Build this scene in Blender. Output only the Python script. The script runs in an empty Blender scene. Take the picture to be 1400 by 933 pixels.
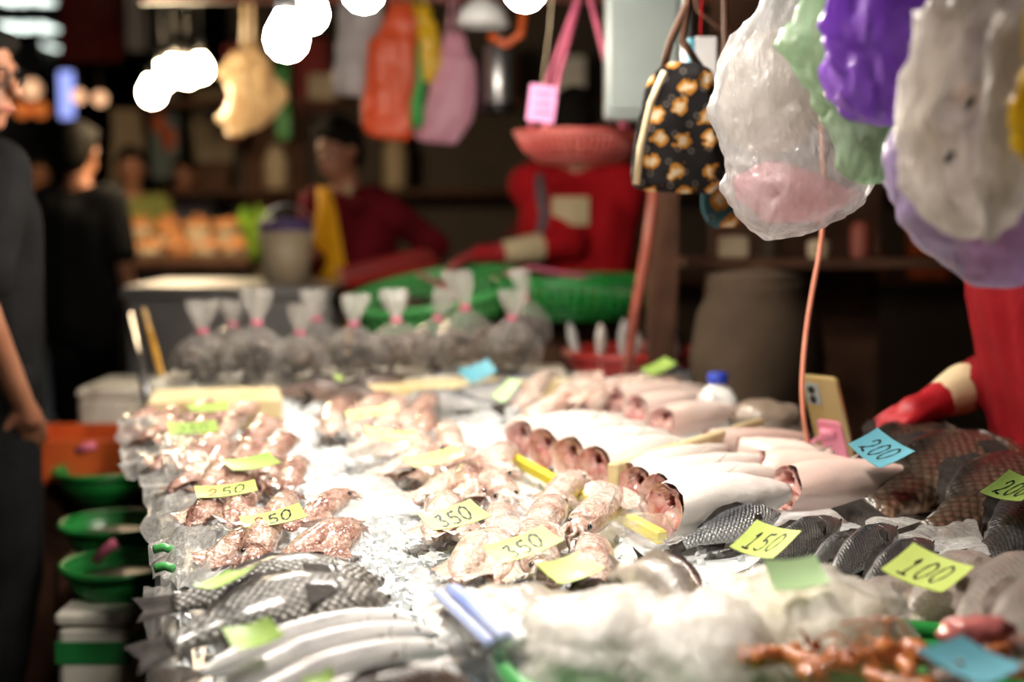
import bpy, bmesh, math, random
from mathutils import Vector, Matrix, noise
R = random.Random(7)
PI = math.pi
V3 = Vector
sc = bpy.context.scene
C = sc.collection

# ------------------------------------------------------------------ camera
CZ = 1.35                     # eye height
FPX = 1944.0                  # 50 mm lens on a 36 mm sensor, 1400 px wide
TH = math.atan((466.5 - 285.0) / FPX)
cd = bpy.data.cameras.new('camera'); cam = bpy.data.objects.new('camera', cd); C.objects.link(cam)
cam.location = (0, 0, CZ); cam.rotation_euler = (PI / 2 - TH, 0, 0)
cd.sensor_width = 36; cd.lens = 50; cd.clip_end = 100; cd.clip_start = 0.05
cd.dof.use_dof = True; cd.dof.focus_distance = 1.92; cd.dof.aperture_fstop = 1.9
cd.dof.aperture_blades = 0
sc.camera = cam

# ------------------------------------------------------------------ world, exposure
w = bpy.data.worlds.new('world'); sc.world = w; w.use_nodes = True
w.node_tree.nodes['Background'].inputs[0].default_value = (1.0, 0.80, 0.62, 1)
w.node_tree.nodes['Background'].inputs[1].default_value = 0.0   # indoors: lit by its lamps only
sc.view_settings.view_transform = 'Standard'; sc.view_settings.look = 'None'
sc.view_settings.gamma = 1; sc.view_settings.use_curve_mapping = False
sc.view_settings.exposure = 0.15
sc.cycles.max_bounces = 7; sc.cycles.diffuse_bounces = 3; sc.cycles.glossy_bounces = 3
sc.cycles.transmission_bounces = 5; sc.cycles.transparent_max_bounces = 14
sc.cycles.sample_clamp_indirect = 4.0; sc.cycles.sample_clamp_direct = 0
sc.cycles.caustics_reflective = False; sc.cycles.caustics_refractive = False

# ------------------------------------------------------------------ pixel -> place
FW = V3((0, math.cos(TH), -math.sin(TH))); UP = V3((0, math.sin(TH), math.cos(TH)))
EYE = V3((0, 0, CZ))
def ray(px, py): return FW + V3((1, 0, 0)) * ((px - 700) / FPX) + UP * ((466.5 - py) / FPX)
def P(px, py, z=None, d=None):
    r = ray(px, py)
    if z is not None: return EYE + r * ((z - CZ) / r.z)
    return EYE + r * (d / r.y)
def PPL(px, py, c, n):
    r = ray(px, py); return EYE + r * ((c - EYE).dot(n) / r.dot(n))

# ------------------------------------------------------------------ materials
MATS = {}
def N(nt, t, **kw):
    n = nt.nodes.new(t)
    for k, v in kw.items(): setattr(n, k, v)
    return n
def ramp(nt, fac, stops):
    r = N(nt, 'ShaderNodeValToRGB'); e = r.color_ramp.elements
    while len(e) < len(stops): e.new(0.5)
    for i, (p, c) in enumerate(stops): e[i].position = p; e[i].color = (*c, 1)
    nt.links.new(fac, r.inputs[0]); return r.outputs[0]
def new_mat(name):
    m = bpy.data.materials.new(name); m.use_nodes = True
    nt = m.node_tree; b = nt.nodes['Principled BSDF']
    MATS[name] = m
    return m, nt, b
def coords(nt, kind='Object', scale=(1, 1, 1), rot=(0, 0, 0), rnd=True):
    tc = N(nt, 'ShaderNodeTexCoord'); mp = N(nt, 'ShaderNodeMapping')
    mp.inputs['Scale'].default_value = scale; mp.inputs['Rotation'].default_value = rot
    nt.links.new(tc.outputs[kind], mp.inputs[0])
    if rnd:
        oi = N(nt, 'ShaderNodeObjectInfo'); mu = N(nt, 'ShaderNodeVectorMath', operation='SCALE')
        cb = N(nt, 'ShaderNodeCombineXYZ')
        for i in range(3): nt.links.new(oi.outputs['Random'], cb.inputs[i])
        nt.links.new(cb.outputs[0], mu.inputs[0]); mu.inputs[3].default_value = 17.0
        nt.links.new(mu.outputs[0], mp.inputs['Location'])
    return mp.outputs[0]
def bump(nt, b, h, strength=0.3, dist=0.01):
    bp = N(nt, 'ShaderNodeBump'); bp.inputs['Strength'].default_value = strength
    bp.inputs['Distance'].default_value = dist
    nt.links.new(h, bp.inputs['Height']); nt.links.new(bp.outputs[0], b.inputs['Normal'])
def noi(nt, co, scale=5, detail=3, rough=0.55):
    n = N(nt, 'ShaderNodeTexNoise'); n.inputs['Scale'].default_value = scale
    n.inputs['Detail'].default_value = detail; n.inputs['Roughness'].default_value = rough
    nt.links.new(co, n.inputs['Vector']); return n.outputs[0]
def mixc(nt, fac, a, b_, mode='MIX'):
    m = N(nt, 'ShaderNodeMix', data_type='RGBA', blend_type=mode)
    for s, v in ((0, fac), (6, a), (7, b_)):
        if hasattr(v, 'links') or hasattr(v, 'is_linked'): nt.links.new(v, m.inputs[s])
        elif isinstance(v, (int, float)): m.inputs[s].default_value = v
        else: m.inputs[s].default_value = (*v, 1)
    return m.outputs[2]
def basic(name, c1, c2=None, scale=8, rough=0.5, coat=0, bmp=0.15, bscale=None, metal=0, sss=0, spec=0.5, kind='Object', dist=0.01):
    m, nt, b = new_mat(name)
    co = coords(nt, kind)
    n = noi(nt, co, scale)
    c2 = c2 or tuple(x * 0.75 for x in c1)
    nt.links.new(ramp(nt, n, [(0.3, c2), (0.7, c1)]), b.inputs['Base Color'])
    b.inputs['Roughness'].default_value = rough; b.inputs['Metallic'].default_value = metal
    b.inputs['Coat Weight'].default_value = coat; b.inputs['Coat Roughness'].default_value = 0.08
    b.inputs['Specular IOR Level'].default_value = spec
    if sss:
        b.inputs['Subsurface Weight'].default_value = sss; b.inputs['Subsurface Radius'].default_value = (.012, .006, .004)
        b.inputs['Subsurface Scale'].default_value = 1.0
    if bmp: bump(nt, b, noi(nt, co, bscale or scale * 4), bmp, dist)
    return m
def plastic(name, col, alpha=0.5, rough=0.18, folds=30, tint=None, edge=0.35, trans=0.5, bs=0.5, gloss=0.6, bd=.03):
    """thin film: partly see-through, partly scattering, with sharp highlights"""
    m, nt, b = new_mat(name); nt.nodes.remove(b)
    out = nt.nodes['Material Output']
    co = coords(nt, 'Object', (1, 1, .4))
    bp = N(nt, 'ShaderNodeBump'); bp.inputs['Strength'].default_value = bs; bp.inputs['Distance'].default_value = bd
    rd = N(nt, 'ShaderNodeMath', operation='ABSOLUTE'); sb_ = N(nt, 'ShaderNodeMath', operation='SUBTRACT')
    nt.links.new(noi(nt, co, folds, 5, 0.62), sb_.inputs[0]); sb_.inputs[1].default_value = .5; nt.links.new(sb_.outputs[0], rd.inputs[0])
    nt.links.new(rd.outputs[0], bp.inputs['Height'])
    df = N(nt, 'ShaderNodeBsdfDiffuse'); df.inputs[0].default_value = (*col, 1)
    tl = N(nt, 'ShaderNodeBsdfTranslucent'); tl.inputs[0].default_value = (*col, 1)
    gl = N(nt, 'ShaderNodeBsdfGlossy'); gl.inputs['Roughness'].default_value = rough
    gl.inputs[0].default_value = (0.9, 0.9, 0.9, 1)
    tr = N(nt, 'ShaderNodeBsdfTransparent'); tr.inputs[0].default_value = (*(tint or (1, 1, 1)), 1)
    for s in (df, tl, gl): nt.links.new(bp.outputs[0], s.inputs['Normal'])
    m1 = N(nt, 'ShaderNodeMixShader'); m1.inputs[0].default_value = trans
    nt.links.new(df.outputs[0], m1.inputs[1]); nt.links.new(tl.outputs[0], m1.inputs[2])
    lw = N(nt, 'ShaderNodeLayerWeight'); lw.inputs[0].default_value = 0.3
    ma = N(nt, 'ShaderNodeMath', operation='MULTIPLY_ADD'); ma.use_clamp = True
    nt.links.new(lw.outputs['Facing'], ma.inputs[0]); ma.inputs[1].default_value = edge; ma.inputs[2].default_value = alpha
    m2 = N(nt, 'ShaderNodeMixShader'); nt.links.new(ma.outputs[0], m2.inputs[0])
    nt.links.new(tr.outputs[0], m2.inputs[1]); nt.links.new(m1.outputs[0], m2.inputs[2])
    lf = N(nt, 'ShaderNodeLayerWeight'); lf.inputs[0].default_value = 0.5; nt.links.new(bp.outputs[0], lf.inputs['Normal'])
    pw = N(nt, 'ShaderNodeMath', operation='POWER'); nt.links.new(lf.outputs['Facing'], pw.inputs[0]); pw.inputs[1].default_value = 4.0
    fr = N(nt, 'ShaderNodeMath', operation='ADD'); nt.links.new(pw.outputs[0], fr.inputs[0]); fr.inputs[1].default_value = 0.05
    fm = N(nt, 'ShaderNodeMath', operation='MULTIPLY'); fm.inputs[1].default_value = gloss; fm.use_clamp = True
    nt.links.new(fr.outputs[0], fm.inputs[0])
    m3 = N(nt, 'ShaderNodeMixShader'); nt.links.new(fm.outputs[0], m3.inputs[0])
    nt.links.new(m2.outputs[0], m3.inputs[1]); nt.links.new(gl.outputs[0], m3.inputs[2])
    nt.links.new(m3.outputs[0], out.inputs[0]); return m
def emit(name, col, s):
    m, nt, b = new_mat(name)
    b.inputs['Base Color'].default_value = (*col, 1); b.inputs['Emission Color'].default_value = (*col, 1)
    b.inputs['Emission Strength'].default_value = s; return m
def fish_mat(name, back, side, belly, scale=26, contrast=0.5, rough=0.28, stops=(0.15, 0.5, 0.8), metal=0.0, bs=0.4):
    m, nt, b = new_mat(name)
    tc = N(nt, 'ShaderNodeTexCoord'); sp = N(nt, 'ShaderNodeSeparateXYZ'); nt.links.new(tc.outputs['Generated'], sp.inputs[0])
    co = coords(nt, 'Object')
    nz = noi(nt, co, 9, 4)
    ad = N(nt, 'ShaderNodeMath', operation='MULTIPLY_ADD'); nt.links.new(nz, ad.inputs[0]); ad.inputs[1].default_value = 0.35
    sb = N(nt, 'ShaderNodeMath', operation='SUBTRACT'); nt.links.new(sp.outputs[1], sb.inputs[0]); sb.inputs[1].default_value = 0.175
    nt.links.new(sb.outputs[0], ad.inputs[2])
    base = ramp(nt, ad.outputs[0], [(stops[0], belly), (stops[1], side), (stops[2], back)])
    vo = N(nt, 'ShaderNodeTexVoronoi'); vo.inputs['Scale'].default_value = scale; vo.inputs['Randomness'].default_value = 0.25
    c2 = coords(nt, 'Object', (1, 1, 0.35), (0, 0, PI / 4), rnd=False); nt.links.new(c2, vo.inputs['Vector'])
    sc_ = ramp(nt, vo.outputs['Distance'], [(0.25, (1, 1, 1)), (0.62, (1 - contrast,) * 3)])
    nt.links.new(mixc(nt, 1.0, base, sc_, 'MULTIPLY'), b.inputs['Base Color'])
    b.inputs['Roughness'].default_value = rough; b.inputs['Metallic'].default_value = metal
    b.inputs['Coat Weight'].default_value = 0.6; b.inputs['Coat Roughness'].default_value = 0.22
    inv = N(nt, 'ShaderNodeMath', operation='MULTIPLY'); nt.links.new(vo.outputs['Distance'], inv.inputs[0]); inv.inputs[1].default_value = -1
    bump(nt, b, inv.outputs[0], bs, 0.02); return m

LC = (1.0, 0.86, 0.68)
# ------------------------------------------------------------------ tagging and mesh helpers
def tag(o, label=None, cat=None, group=None, kind=None):
    if label: o['label'] = label
    if cat: o['category'] = cat
    if group: o['group'] = group
    if kind: o['kind'] = kind
    return o
def mk(name, V, F, mat=None, parent=None, smooth=True):
    me = bpy.data.meshes.new(name); me.from_pydata([tuple(v) for v in V], [], F)
    if mat: me.materials.append(MATS[mat] if isinstance(mat, str) else mat)
    if smooth: me.polygons.foreach_set('use_smooth', [True] * len(me.polygons))
    me.update()
    o = bpy.data.objects.new(name, me); C.objects.link(o)
    if parent: o.parent = parent
    return o
def empty(name, loc=(0, 0, 0), label=None, cat=None, group=None):
    o = bpy.data.objects.new(name, None); C.objects.link(o); o.location = loc
    o.empty_display_size = 0.05
    return tag(o, label, cat, group)
def kids(o, tbl=None): return [c for c in C.objects if c.parent == o]
def copy_tree(o, tree, parent=None):
    c = o.copy(); C.objects.link(c); c.parent = parent
    for ch, sub in tree: copy_tree(ch, sub, c)
    return c
def tree_of(o):
    return [(c, tree_of(c)) for c in o.children]
def join(parts):
    V, F = [], []
    for v, f in parts:
        n = len(V); V += list(v); F += [tuple(i + n for i in q) for q in f]
    return V, F
def rings(rs, cap0=True, cap1=True, closed=True):
    """loft of equal rings"""
    n = len(rs[0]); V = [p for r in rs for p in r]; F = []
    for i in range(len(rs) - 1):
        for j in range(n if closed else n - 1):
            k = (j + 1) % n
            F.append((i * n + j, i * n + k, (i + 1) * n + k, (i + 1) * n + j))
    if cap0: F.append(tuple(reversed(range(n))))
    if cap1: F.append(tuple(range((len(rs) - 1) * n, len(rs) * n)))
    return V, F
def tube(pts, rad, n=8, cap=True):
    pts = [V3(p) for p in pts]; m = len(pts)
    rad = rad if isinstance(rad, (list, tuple)) else [rad] * m
    t0 = (pts[1] - pts[0]).normalized()
    a = t0.orthogonal().normalized(); rs = []
    for i in range(m):
        t = (pts[min(i + 1, m - 1)] - pts[max(i - 1, 0)]).normalized()
        a = (a - t * a.dot(t)).normalized(); b = t.cross(a)
        rs.append([pts[i] + (a * math.cos(2 * PI * j / n) + b * math.sin(2 * PI * j / n)) * rad[i] for j in range(n)])
    return rings(rs, cap, cap)
def box(c, s, rot=None, ch=0.0):
    """box with chamfered vertical and horizontal edges when ch > 0"""
    x, y, z = [q / 2 for q in s]; c = V3(c)
    if ch <= 0:
        V = [V3((a * x, b * y, d * z)) for a in (-1, 1) for b in (-1, 1) for d in (-1, 1)]
        F = [(0, 1, 3, 2), (4, 6, 7, 5), (0, 4, 5, 1), (2, 3, 7, 6), (0, 2, 6, 4), (1, 5, 7, 3)]
    else:
        def ring(k, zz):
            a, b = x - k, y - k
            return [V3(p) for p in ((-a, -b - (ch - k) * 0, zz), (a, -b, zz), (a, b, zz), (-a, b, zz))]
        def oct_(k, zz):
            a, b = x - k, y - k; h = min(ch, a * .9, b * .9)
            return [V3(p) for p in ((-a + h, -b, zz), (a - h, -b, zz), (a, -b + h, zz), (a, b - h, zz), (a - h, b, zz), (-a + h, b, zz), (-a, b - h, zz), (-a, -b + h, zz))]
        V, F = rings([oct_(ch, -z), oct_(0, -z + ch), oct_(0, z - ch), oct_(ch, z)])
    if rot is not None: V = [rot @ v for v in V]
    return [v + c for v in V], F
def lathe(prof, n=32, c=(0, 0, 0), cap0=False, cap1=False, wob=None):
    c = V3(c); rs = []
    for k, (r, z) in enumerate(prof):
        ring = []
        for j in range(n):
            a = 2 * PI * j / n; rr = r * (wob(a, k / max(1, len(prof) - 1)) if wob else 1)
            ring.append(c + V3((rr * math.cos(a), rr * math.sin(a), z)))
        rs.append(ring)
    return rings(rs, cap0, cap1)
def ball(c, r, n=12, m=8, sq=(1, 1, 1), rot=None):
    c = V3(c); rs = []
    for i in range(1, m):
        a = PI * i / m
        ring = [V3((math.sin(a) * math.cos(2 * PI * j / n) * r * sq[0], math.sin(a) * math.sin(2 * PI * j / n) * r * sq[1], -math.cos(a) * r * sq[2])) for j in range(n)]
        rs.append([c + ((rot @ v) if rot is not None else v) for v in ring])
    return rings(rs)
def torus(c, R1, r, n=32, m=8, rot=None, sq=1):
    c = V3(c); rs = []
    for i in range(n + 1):
        a = 2 * PI * i / n
        ring = []
        for j in range(m):
            b = 2 * PI * j / m; q = R1 + r * math.cos(b)
            v = V3((q * math.cos(a), q * math.sin(a) * sq, r * math.sin(b)))
            ring.append(c + (rot @ v if rot is not None else v))
        rs.append(ring)
    return rings(rs, False, False)
def interp(tbl, u):
    for i in range(len(tbl) - 1):
        a, b = tbl[i], tbl[i + 1]
        if u <= b[0]:
            t = (u - a[0]) / max(1e-6, b[0] - a[0]); t = min(max(t, 0), 1); t = t * t * (3 - 2 * t) * 0.5 + t * 0.5
            return [a[k] + (b[k] - a[k]) * t for k in range(1, len(a))]
    return list(tbl[-1][1:])
def frame(A, B, D, scale=None):
    """matrix with X from A to B, Y towards D; origin midway"""
    A, B, D = V3(A), V3(B), V3(D); X = (B - A); L = X.length; X.normalize()
    Y = (D - X * D.dot(X)).normalized(); Z = X.cross(Y)
    s = scale or L
    M = Matrix(((X.x * s, Y.x * s, Z.x * s, 0), (X.y * s, Y.y * s, Z.y * s, 0), (X.z * s, Y.z * s, Z.z * s, 0), (0, 0, 0, 1)))
    M.translation = (A + B) / 2; return M
def nz(p, s=1.0, off=0.0): return noise.noise(V3((p[0] * s + off, p[1] * s - off * .7, p[2] * s + off * .3)))
def sheet(corners, nu, nv, amp, freq, seed=0.0, thick=0.0, up=(0, 0, 1), drape=None):
    a, b, c, d = [V3(q) for q in corners]; up = V3(up); V = []
    for i in range(nu + 1):
        for j in range(nv + 1):
            u, v = i / nu, j / nv
            p = (a * (1 - u) + b * u) * (1 - v) + (d * (1 - u) + c * u) * v
            h = nz(p, freq, seed) * amp + abs(nz(p, freq * 2.3, seed + 5)) * amp * 0.7
            p = p + up * h + V3((nz(p, freq, seed + 9), nz(p, freq, seed + 13), 0)) * amp * 0.6
            if drape: p = drape(p, u, v)
            V.append(p)
    F = [(i * (nv + 1) + j, (i + 1) * (nv + 1) + j, (i + 1) * (nv + 1) + j + 1, i * (nv + 1) + j + 1) for i in range(nu) for j in range(nv)]
    return V, F
def sil(rows, d, ratio=0.6, n=48, sub=5, fold=0.06, k=9, seed=0.0, crum=0.012, expo=2.0, foldtop=1.0, dshift=None):
    """a full volume whose outline follows rows of (y, x_left, x_right) pixels at distance d"""
    R_ = []
    for i in range(len(rows) - 1):
        for s in range(sub):
            t = s / sub; R_.append([rows[i][q] + (rows[i + 1][q] - rows[i][q]) * t for q in range(3)])
    R_.append(list(rows[-1])); m = len(R_)
    # smooth
    for _ in range(2):
        R_ = [R_[0]] + [[(R_[i - 1][q] + 2 * R_[i][q] + R_[i + 1][q]) / 4 for q in range(3)] for i in range(1, m - 1)] + [R_[-1]]
    wmax = max(r[2] - r[1] for r in R_) / FPX * d / 2
    rs = []
    for i, (y, xl, xr) in enumerate(R_):
        c = P((xl + xr) / 2, y, d=d + (dshift(i / m) if dshift else 0)); r = max(0.002, (xr - xl) / 2 / FPX * d)
        rd = min(r, wmax) * ratio + 0.0
        ft = fold * (1 + (1 - i / m) * foldtop)
        ring = []
        for j in range(n):
            a = 2 * PI * j / n; ca, sa = math.cos(a), math.sin(a)
            e = 2 / expo; x = math.copysign(abs(ca) ** e, ca); yy = math.copysign(abs(sa) ** e, sa)
            q = 1 + ft * math.sin(k * a + seed + 2.2 * math.sin(i * .11 + seed)) * 0.6 + ft * nz((ca * 2, sa * 2, i * .05), 1.6, seed) * 1.2
            p = c + V3((x * r * q, yy * rd * q, 0))
            p += V3((nz(p, 22, seed), nz(p, 22, seed + 4), nz(p, 22, seed + 8))) * crum
            g = V3((p.x, p.y, p.z * .35)); w2 = abs(nz(g, 70, seed + 2)) + .6 * abs(nz(p, 48, seed + 6))
            p += V3((x, yy, 0)) * (w2 - .25) * crum * 1.0
            ring.append(p)
        rs.append(ring)
    return rings(rs)
# ------------------------------------------------------------------ palette
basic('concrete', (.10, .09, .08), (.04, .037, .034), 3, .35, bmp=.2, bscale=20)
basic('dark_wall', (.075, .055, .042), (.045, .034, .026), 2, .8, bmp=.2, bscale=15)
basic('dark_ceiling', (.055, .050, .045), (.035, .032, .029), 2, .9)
basic('brown_wood', (.11, .050, .028), (.05, .022, .012), 6, .7, bmp=.3, bscale=30, spec=.2)
basic('red_wood', (.30, .07, .04), (.15, .03, .02), 6, .5, bmp=.3, bscale=30)
basic('steel', (.55, .55, .56), (.42, .42, .43), 12, .32, metal=.9, bmp=.03)
basic('grey_paint', (.22, .255, .25), (.17, .20, .195), 4, .35, bmp=.1)
basic('black_cloth', (.014, .014, .015), (.008, .008, .008), 12, .9, bmp=.2, spec=.05)
basic('maroon_cloth', (.20, .010, .018), (.08, .005, .008), 7, .8, bmp=.3, spec=.08)
basic('red_cloth', (.52, .012, .018), (.30, .006, .01), 7, .75, bmp=.3, spec=.08)
basic('deep_red_cloth', (.26, .008, .012), (.16, .005, .008), 6, .8, bmp=.3, spec=.08)
basic('yellow_cloth', (.95, .50, .02), (.8, .36, .01), 6, .6, bmp=.2, spec=.08)
basic('cream_cloth', (.75, .62, .40), (.6, .48, .28), 9, .8, bmp=.2, spec=.08)
basic('olive_cloth', (.35, .34, .10), (.18, .22, .06), 5, .8, bmp=.2, spec=.08)
basic('grey_cloth', (.18, .17, .2), (.1, .1, .12), 5, .8, bmp=.2, spec=.08)
basic('skin', (.40, .18, .10), (.30, .12, .065), 9, .5, bmp=.05, sss=.0)
basic('hair', (.010, .008, .006), (.005, .004, .003), 20, .7, bmp=.3, spec=.1)
basic('black_plastic', (.012, .012, .013), (.008, .008, .008), 8, .3)
basic('red_glove', (.42, .010, .018), (.30, .007, .012), 9, .5, bmp=.2)
basic('green_plastic', (.02, .27, .05), (.014, .20, .035), 7, .28, bmp=.05)
basic('lime_plastic', (.10, .45, .13), (.07, .36, .09), 7, .3, bmp=.05)
basic('red_plastic', (.38, .025, .02), (.22, .012, .012), 7, .3, bmp=.05)
basic('coral_plastic', (.40, .075, .06), (.28, .045, .04), 9, .35, bmp=.05)
basic('orange_plastic', (.75, .14, .03), (.5, .08, .02), 7, .35, bmp=.05)
basic('pink_plastic', (.88, .30, .42), (.82, .26, .37), 7, .35, bmp=.04)
basic('pink_cord', (.70, .16, .26), (.5, .1, .18), 30, .6)
basic('cable_skin', (.85, .34, .22), (.78, .28, .18), 20, .4)
basic('styrofoam', (.86, .82, .72), (.74, .68, .55), 9, .7, bmp=.25, bscale=120, dist=.003)
basic('old_styrofoam', (.80, .68, .42), (.58, .44, .20), 14, .75, bmp=.5, bscale=90, dist=.004)
basic('green_tape', (.02, .25, .06), (.015, .18, .04), 6, .3)
basic('yellow_plastic', (.95, .80, .04), (.85, .68, .02), 6, .4, bmp=.1)
basic('blue_cap', (.02, .05, .42), (.015, .04, .34), 6, .35, bmp=.05)
basic('table_metal', (.35, .35, .35), (.2, .2, .2), 8, .4, metal=.8)
basic('bucket', (.42, .33, .22), (.33, .25, .16), 4, .5)
basic('purple_lid', (.08, .05, .16), (.05, .03, .1), 6, .6)
basic('leaf', (.42, .62, .05), (.08, .22, .02), 14, .5, bmp=.3)
basic('bamboo', (.70, .38, .06), (.45, .22, .03), 20, .4)
basic('kraft', (.55, .44, .30), (.42, .32, .2), 10, .6)
basic('paper_white', (.80, .80, .80), (.7, .7, .7), 10, .6)
basic('ink', (.010, .010, .012), (.02, .02, .02), 30, .5, bmp=0)
basic('ink_red', (.30, .03, .04), (.2, .02, .03), 30, .5, bmp=0)
basic('card_yellow', (.62, .74, .21), (.56, .68, .17), 14, .45, coat=.05, bmp=.08, bscale=30)
basic('card_green', (.42, .62, .15), (.35, .53, .11), 14, .45, coat=.05, bmp=.08, bscale=30)
basic('card_pale', (.55, .78, .42), (.48, .7, .36), 14, .25, coat=.3, bmp=.1, bscale=30)
basic('card_blue', (.16, .44, .54), (.11, .36, .46), 14, .45, coat=.05, bmp=.08, bscale=30)
basic('card_pink', (.85, .32, .60), (.75, .26, .5), 14, .5)
# seafood
def squid_mat():
    m, nt, b = new_mat('squid_skin'); co = coords(nt, 'Object')
    n1 = noi(nt, co, 4.5, 4); n2 = noi(nt, co, 70, 2)
    c = ramp(nt, n1, [(.32, (.76, .60, .50)), (.50, (.52, .31, .24)), (.68, (.28, .13, .10))])
    sp = ramp(nt, n2, [(.45, (1, 1, 1)), (.68, (.55, .40, .36))])
    nt.links.new(mixc(nt, 1.0, c, sp, 'MULTIPLY'), b.inputs['Base Color'])
    b.inputs['Roughness'].default_value = .22; b.inputs['Coat Weight'].default_value = 1; b.inputs['Coat Roughness'].default_value = .05
    bump(nt, b, noi(nt, co, 14, 3), .5, .04)
    m, nt, b = new_mat('squid_pale'); co = coords(nt, 'Object')
    n1 = noi(nt, co, 4.0, 4); n2 = noi(nt, co, 60, 2)
    c = ramp(nt, n1, [(.36, (.84, .74, .65)), (.56, (.76, .56, .47)), (.72, (.58, .32, .25))])
    sp = ramp(nt, n2, [(.5, (1, 1, 1)), (.7, (.72, .55, .5))])
    nt.links.new(mixc(nt, 1.0, c, sp, 'MULTIPLY'), b.inputs['Base Color'])
    b.inputs['Roughness'].default_value = .2; b.inputs['Coat Weight'].default_value = 1; b.inputs['Coat Roughness'].default_value = .05
    bump(nt, b, noi(nt, co, 12, 3), .5, .04)
squid_mat()
fish_mat('tilapia_skin', (.045, .042, .04), (.17, .16, .145), (.42, .39, .35), 36, .72, bs=.4, rough=.36)
fish_mat('dark_tilapia_skin', (.03, .025, .02), (.15, .105, .07), (.55, .30, .18), 36, .6, stops=(.08, .42, .8), bs=.3)
fish_mat('black_fish_skin', (.03, .03, .032), (.09, .085, .08), (.28, .26, .24), 62, .4, bs=.25)
fish_mat('silver_skin', (.12, .13, .15), (.46, .47, .48), (.75, .74, .72), 42, .35, metal=.25, bs=.6)
fish_mat('white_skin', (.28, .27, .28), (.93, .90, .88), (.96, .94, .92), 60, .08, stops=(.2, .68, .96), bs=.1)
fish_mat('pale_fish_skin', (.30, .26, .23), (.62, .54, .47), (.80, .74, .68), 50, .2, bs=.2)
fish_mat('brown_fish_skin', (.08, .05, .04), (.22, .13, .1), (.45, .32, .26), 40, .3)
basic('belly_skin', (.92, .86, .81), (.88, .76, .69), 3.0, .35, coat=.4, bmp=.25, bscale=30, sss=.0)
basic('pink_belly_skin', (.90, .78, .70), (.80, .55, .48), 2.6, .35, coat=.5, bmp=.25, bscale=22)
basic('raw_flesh', (.82, .60, .53), (.44, .09, .09), 30, .25, coat=.7, bmp=.5, bscale=25)
basic('cavity', (.42, .09, .08), (.28, .05, .05), 14, .3, coat=.5)
basic('fin_dark', (.06, .05, .045), (.025, .022, .02), 30, .7, coat=0, bmp=.3, spec=.15)
basic('fin_pale', (.55, .46, .40), (.35, .28, .24), 30, .35, coat=.4, bmp=.4)
basic('fish_eye', (.012, .012, .014), (.03, .025, .02), 30, .08, coat=1)
basic('eye_ring', (.45, .38, .22), (.3, .24, .12), 30, .2, coat=1)
basic('pink_meat', (.82, .58, .54), (.68, .36, .34), 4, .25, coat=.8, bmp=.3, bscale=14)
basic('shrimp_shell', (.62, .22, .06), (.36, .09, .03), 10, .25, coat=.7, bmp=.3)
basic('parcel', (.34, .27, .21), (.20, .15, .11), 9, .3, coat=.6)
basic('red_meat', (.62, .22, .20), (.48, .10, .10), 6, .3, coat=.6)
basic('clam_shell', (.12, .085, .06), (.03, .022, .018), 7, .4, bmp=.4)
basic('ice', (.86, .89, .90), (.78, .82, .84), 12, .25, coat=.3, bmp=.6, bscale=60, dist=.006)
basic('milky_ice', (.90, .88, .84), (.84, .80, .72), 9, .4, bmp=.5, bscale=40)
basic('rice_meat', (.90, .85, .72), (.84, .74, .52), 9, .4, coat=.3, bmp=.5, bscale=30)
basic('jug_plastic', (.80, .80, .78), (.72, .72, .70), 4, .35, sss=.0, bmp=.04)
basic('phone_case', (.48, .36, .16), (.36, .26, .1), 4, .25, coat=.5, bmp=.02)
basic('lens_plate', (.50, .58, .58), (.42, .5, .5), 5, .2, metal=.4, bmp=.02)
basic('lens_glass', (.01, .012, .015), (.006, .006, .01), 5, .05, coat=1, bmp=0)
basic('old_jar', (.085, .060, .040), (.040, .028, .019), 4, .85, spec=.1)
basic('dried_goods', (.62, .27, .08), (.35, .14, .05), 9, .5, bmp=.4)
basic('banner_red', (.22, .012, .01), (.12, .006, .006), 3, .7)
basic('shade_red', (.55, .05, .03), (.4, .03, .02), 5, .4)
# films
plastic('clear_film', (.92, .93, .93), .06, .10, 40, edge=.25, bs=.5, gloss=.7)
plastic('bag_film', (.90, .86, .82), .07, .14, 40, edge=.4, bs=.6, gloss=.6)
plastic('milky_film', (.90, .88, .84), .34, .2, 22, edge=.4, bs=.6)
plastic('white_bag', (.64, .63, .63), .42, .32, 26, edge=.3, trans=.55, bs=.6)
plastic('ivory_bag', (.78, .72, .66), .66, .3, 20, edge=.25, trans=.55, bs=.6)
plastic('purple_bag', (.42, .20, .72), .78, .2, 24, tint=(.6, .4, .9), edge=.2, trans=.5, bs=.6)
plastic('lilac_bag', (.56, .46, .66), .62, .22, 22, tint=(.8, .65, .9), edge=.3, trans=.5, bs=.6)
plastic('green_bag', (.58, .72, .55), .36, .15, 24, tint=(.8, 1, .78), edge=.4, trans=.5, bs=.6)
plastic('pink_film', (.90, .52, .58), .60, .25, 18, trans=.5)
plastic('orange_bag', (.98, .16, .05), .85, .3, 18, edge=.1, trans=.45)
plastic('leaf_green_bag', (.08, .55, .12), .88, .3, 18, edge=.1, trans=.4)
plastic('yellow_bag', (.95, .66, .02), .86, .3, 18, edge=.1, trans=.45)
plastic('rose_bag', (.92, .50, .66), .85, .3, 18, edge=.1, trans=.45)
plastic('beige_bag', (.92, .74, .48), .8, .3, 18, edge=.1, trans=.45)
plastic('grey_bag', (.55, .52, .54), .85, .3, 18, edge=.1, trans=.4)
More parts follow.
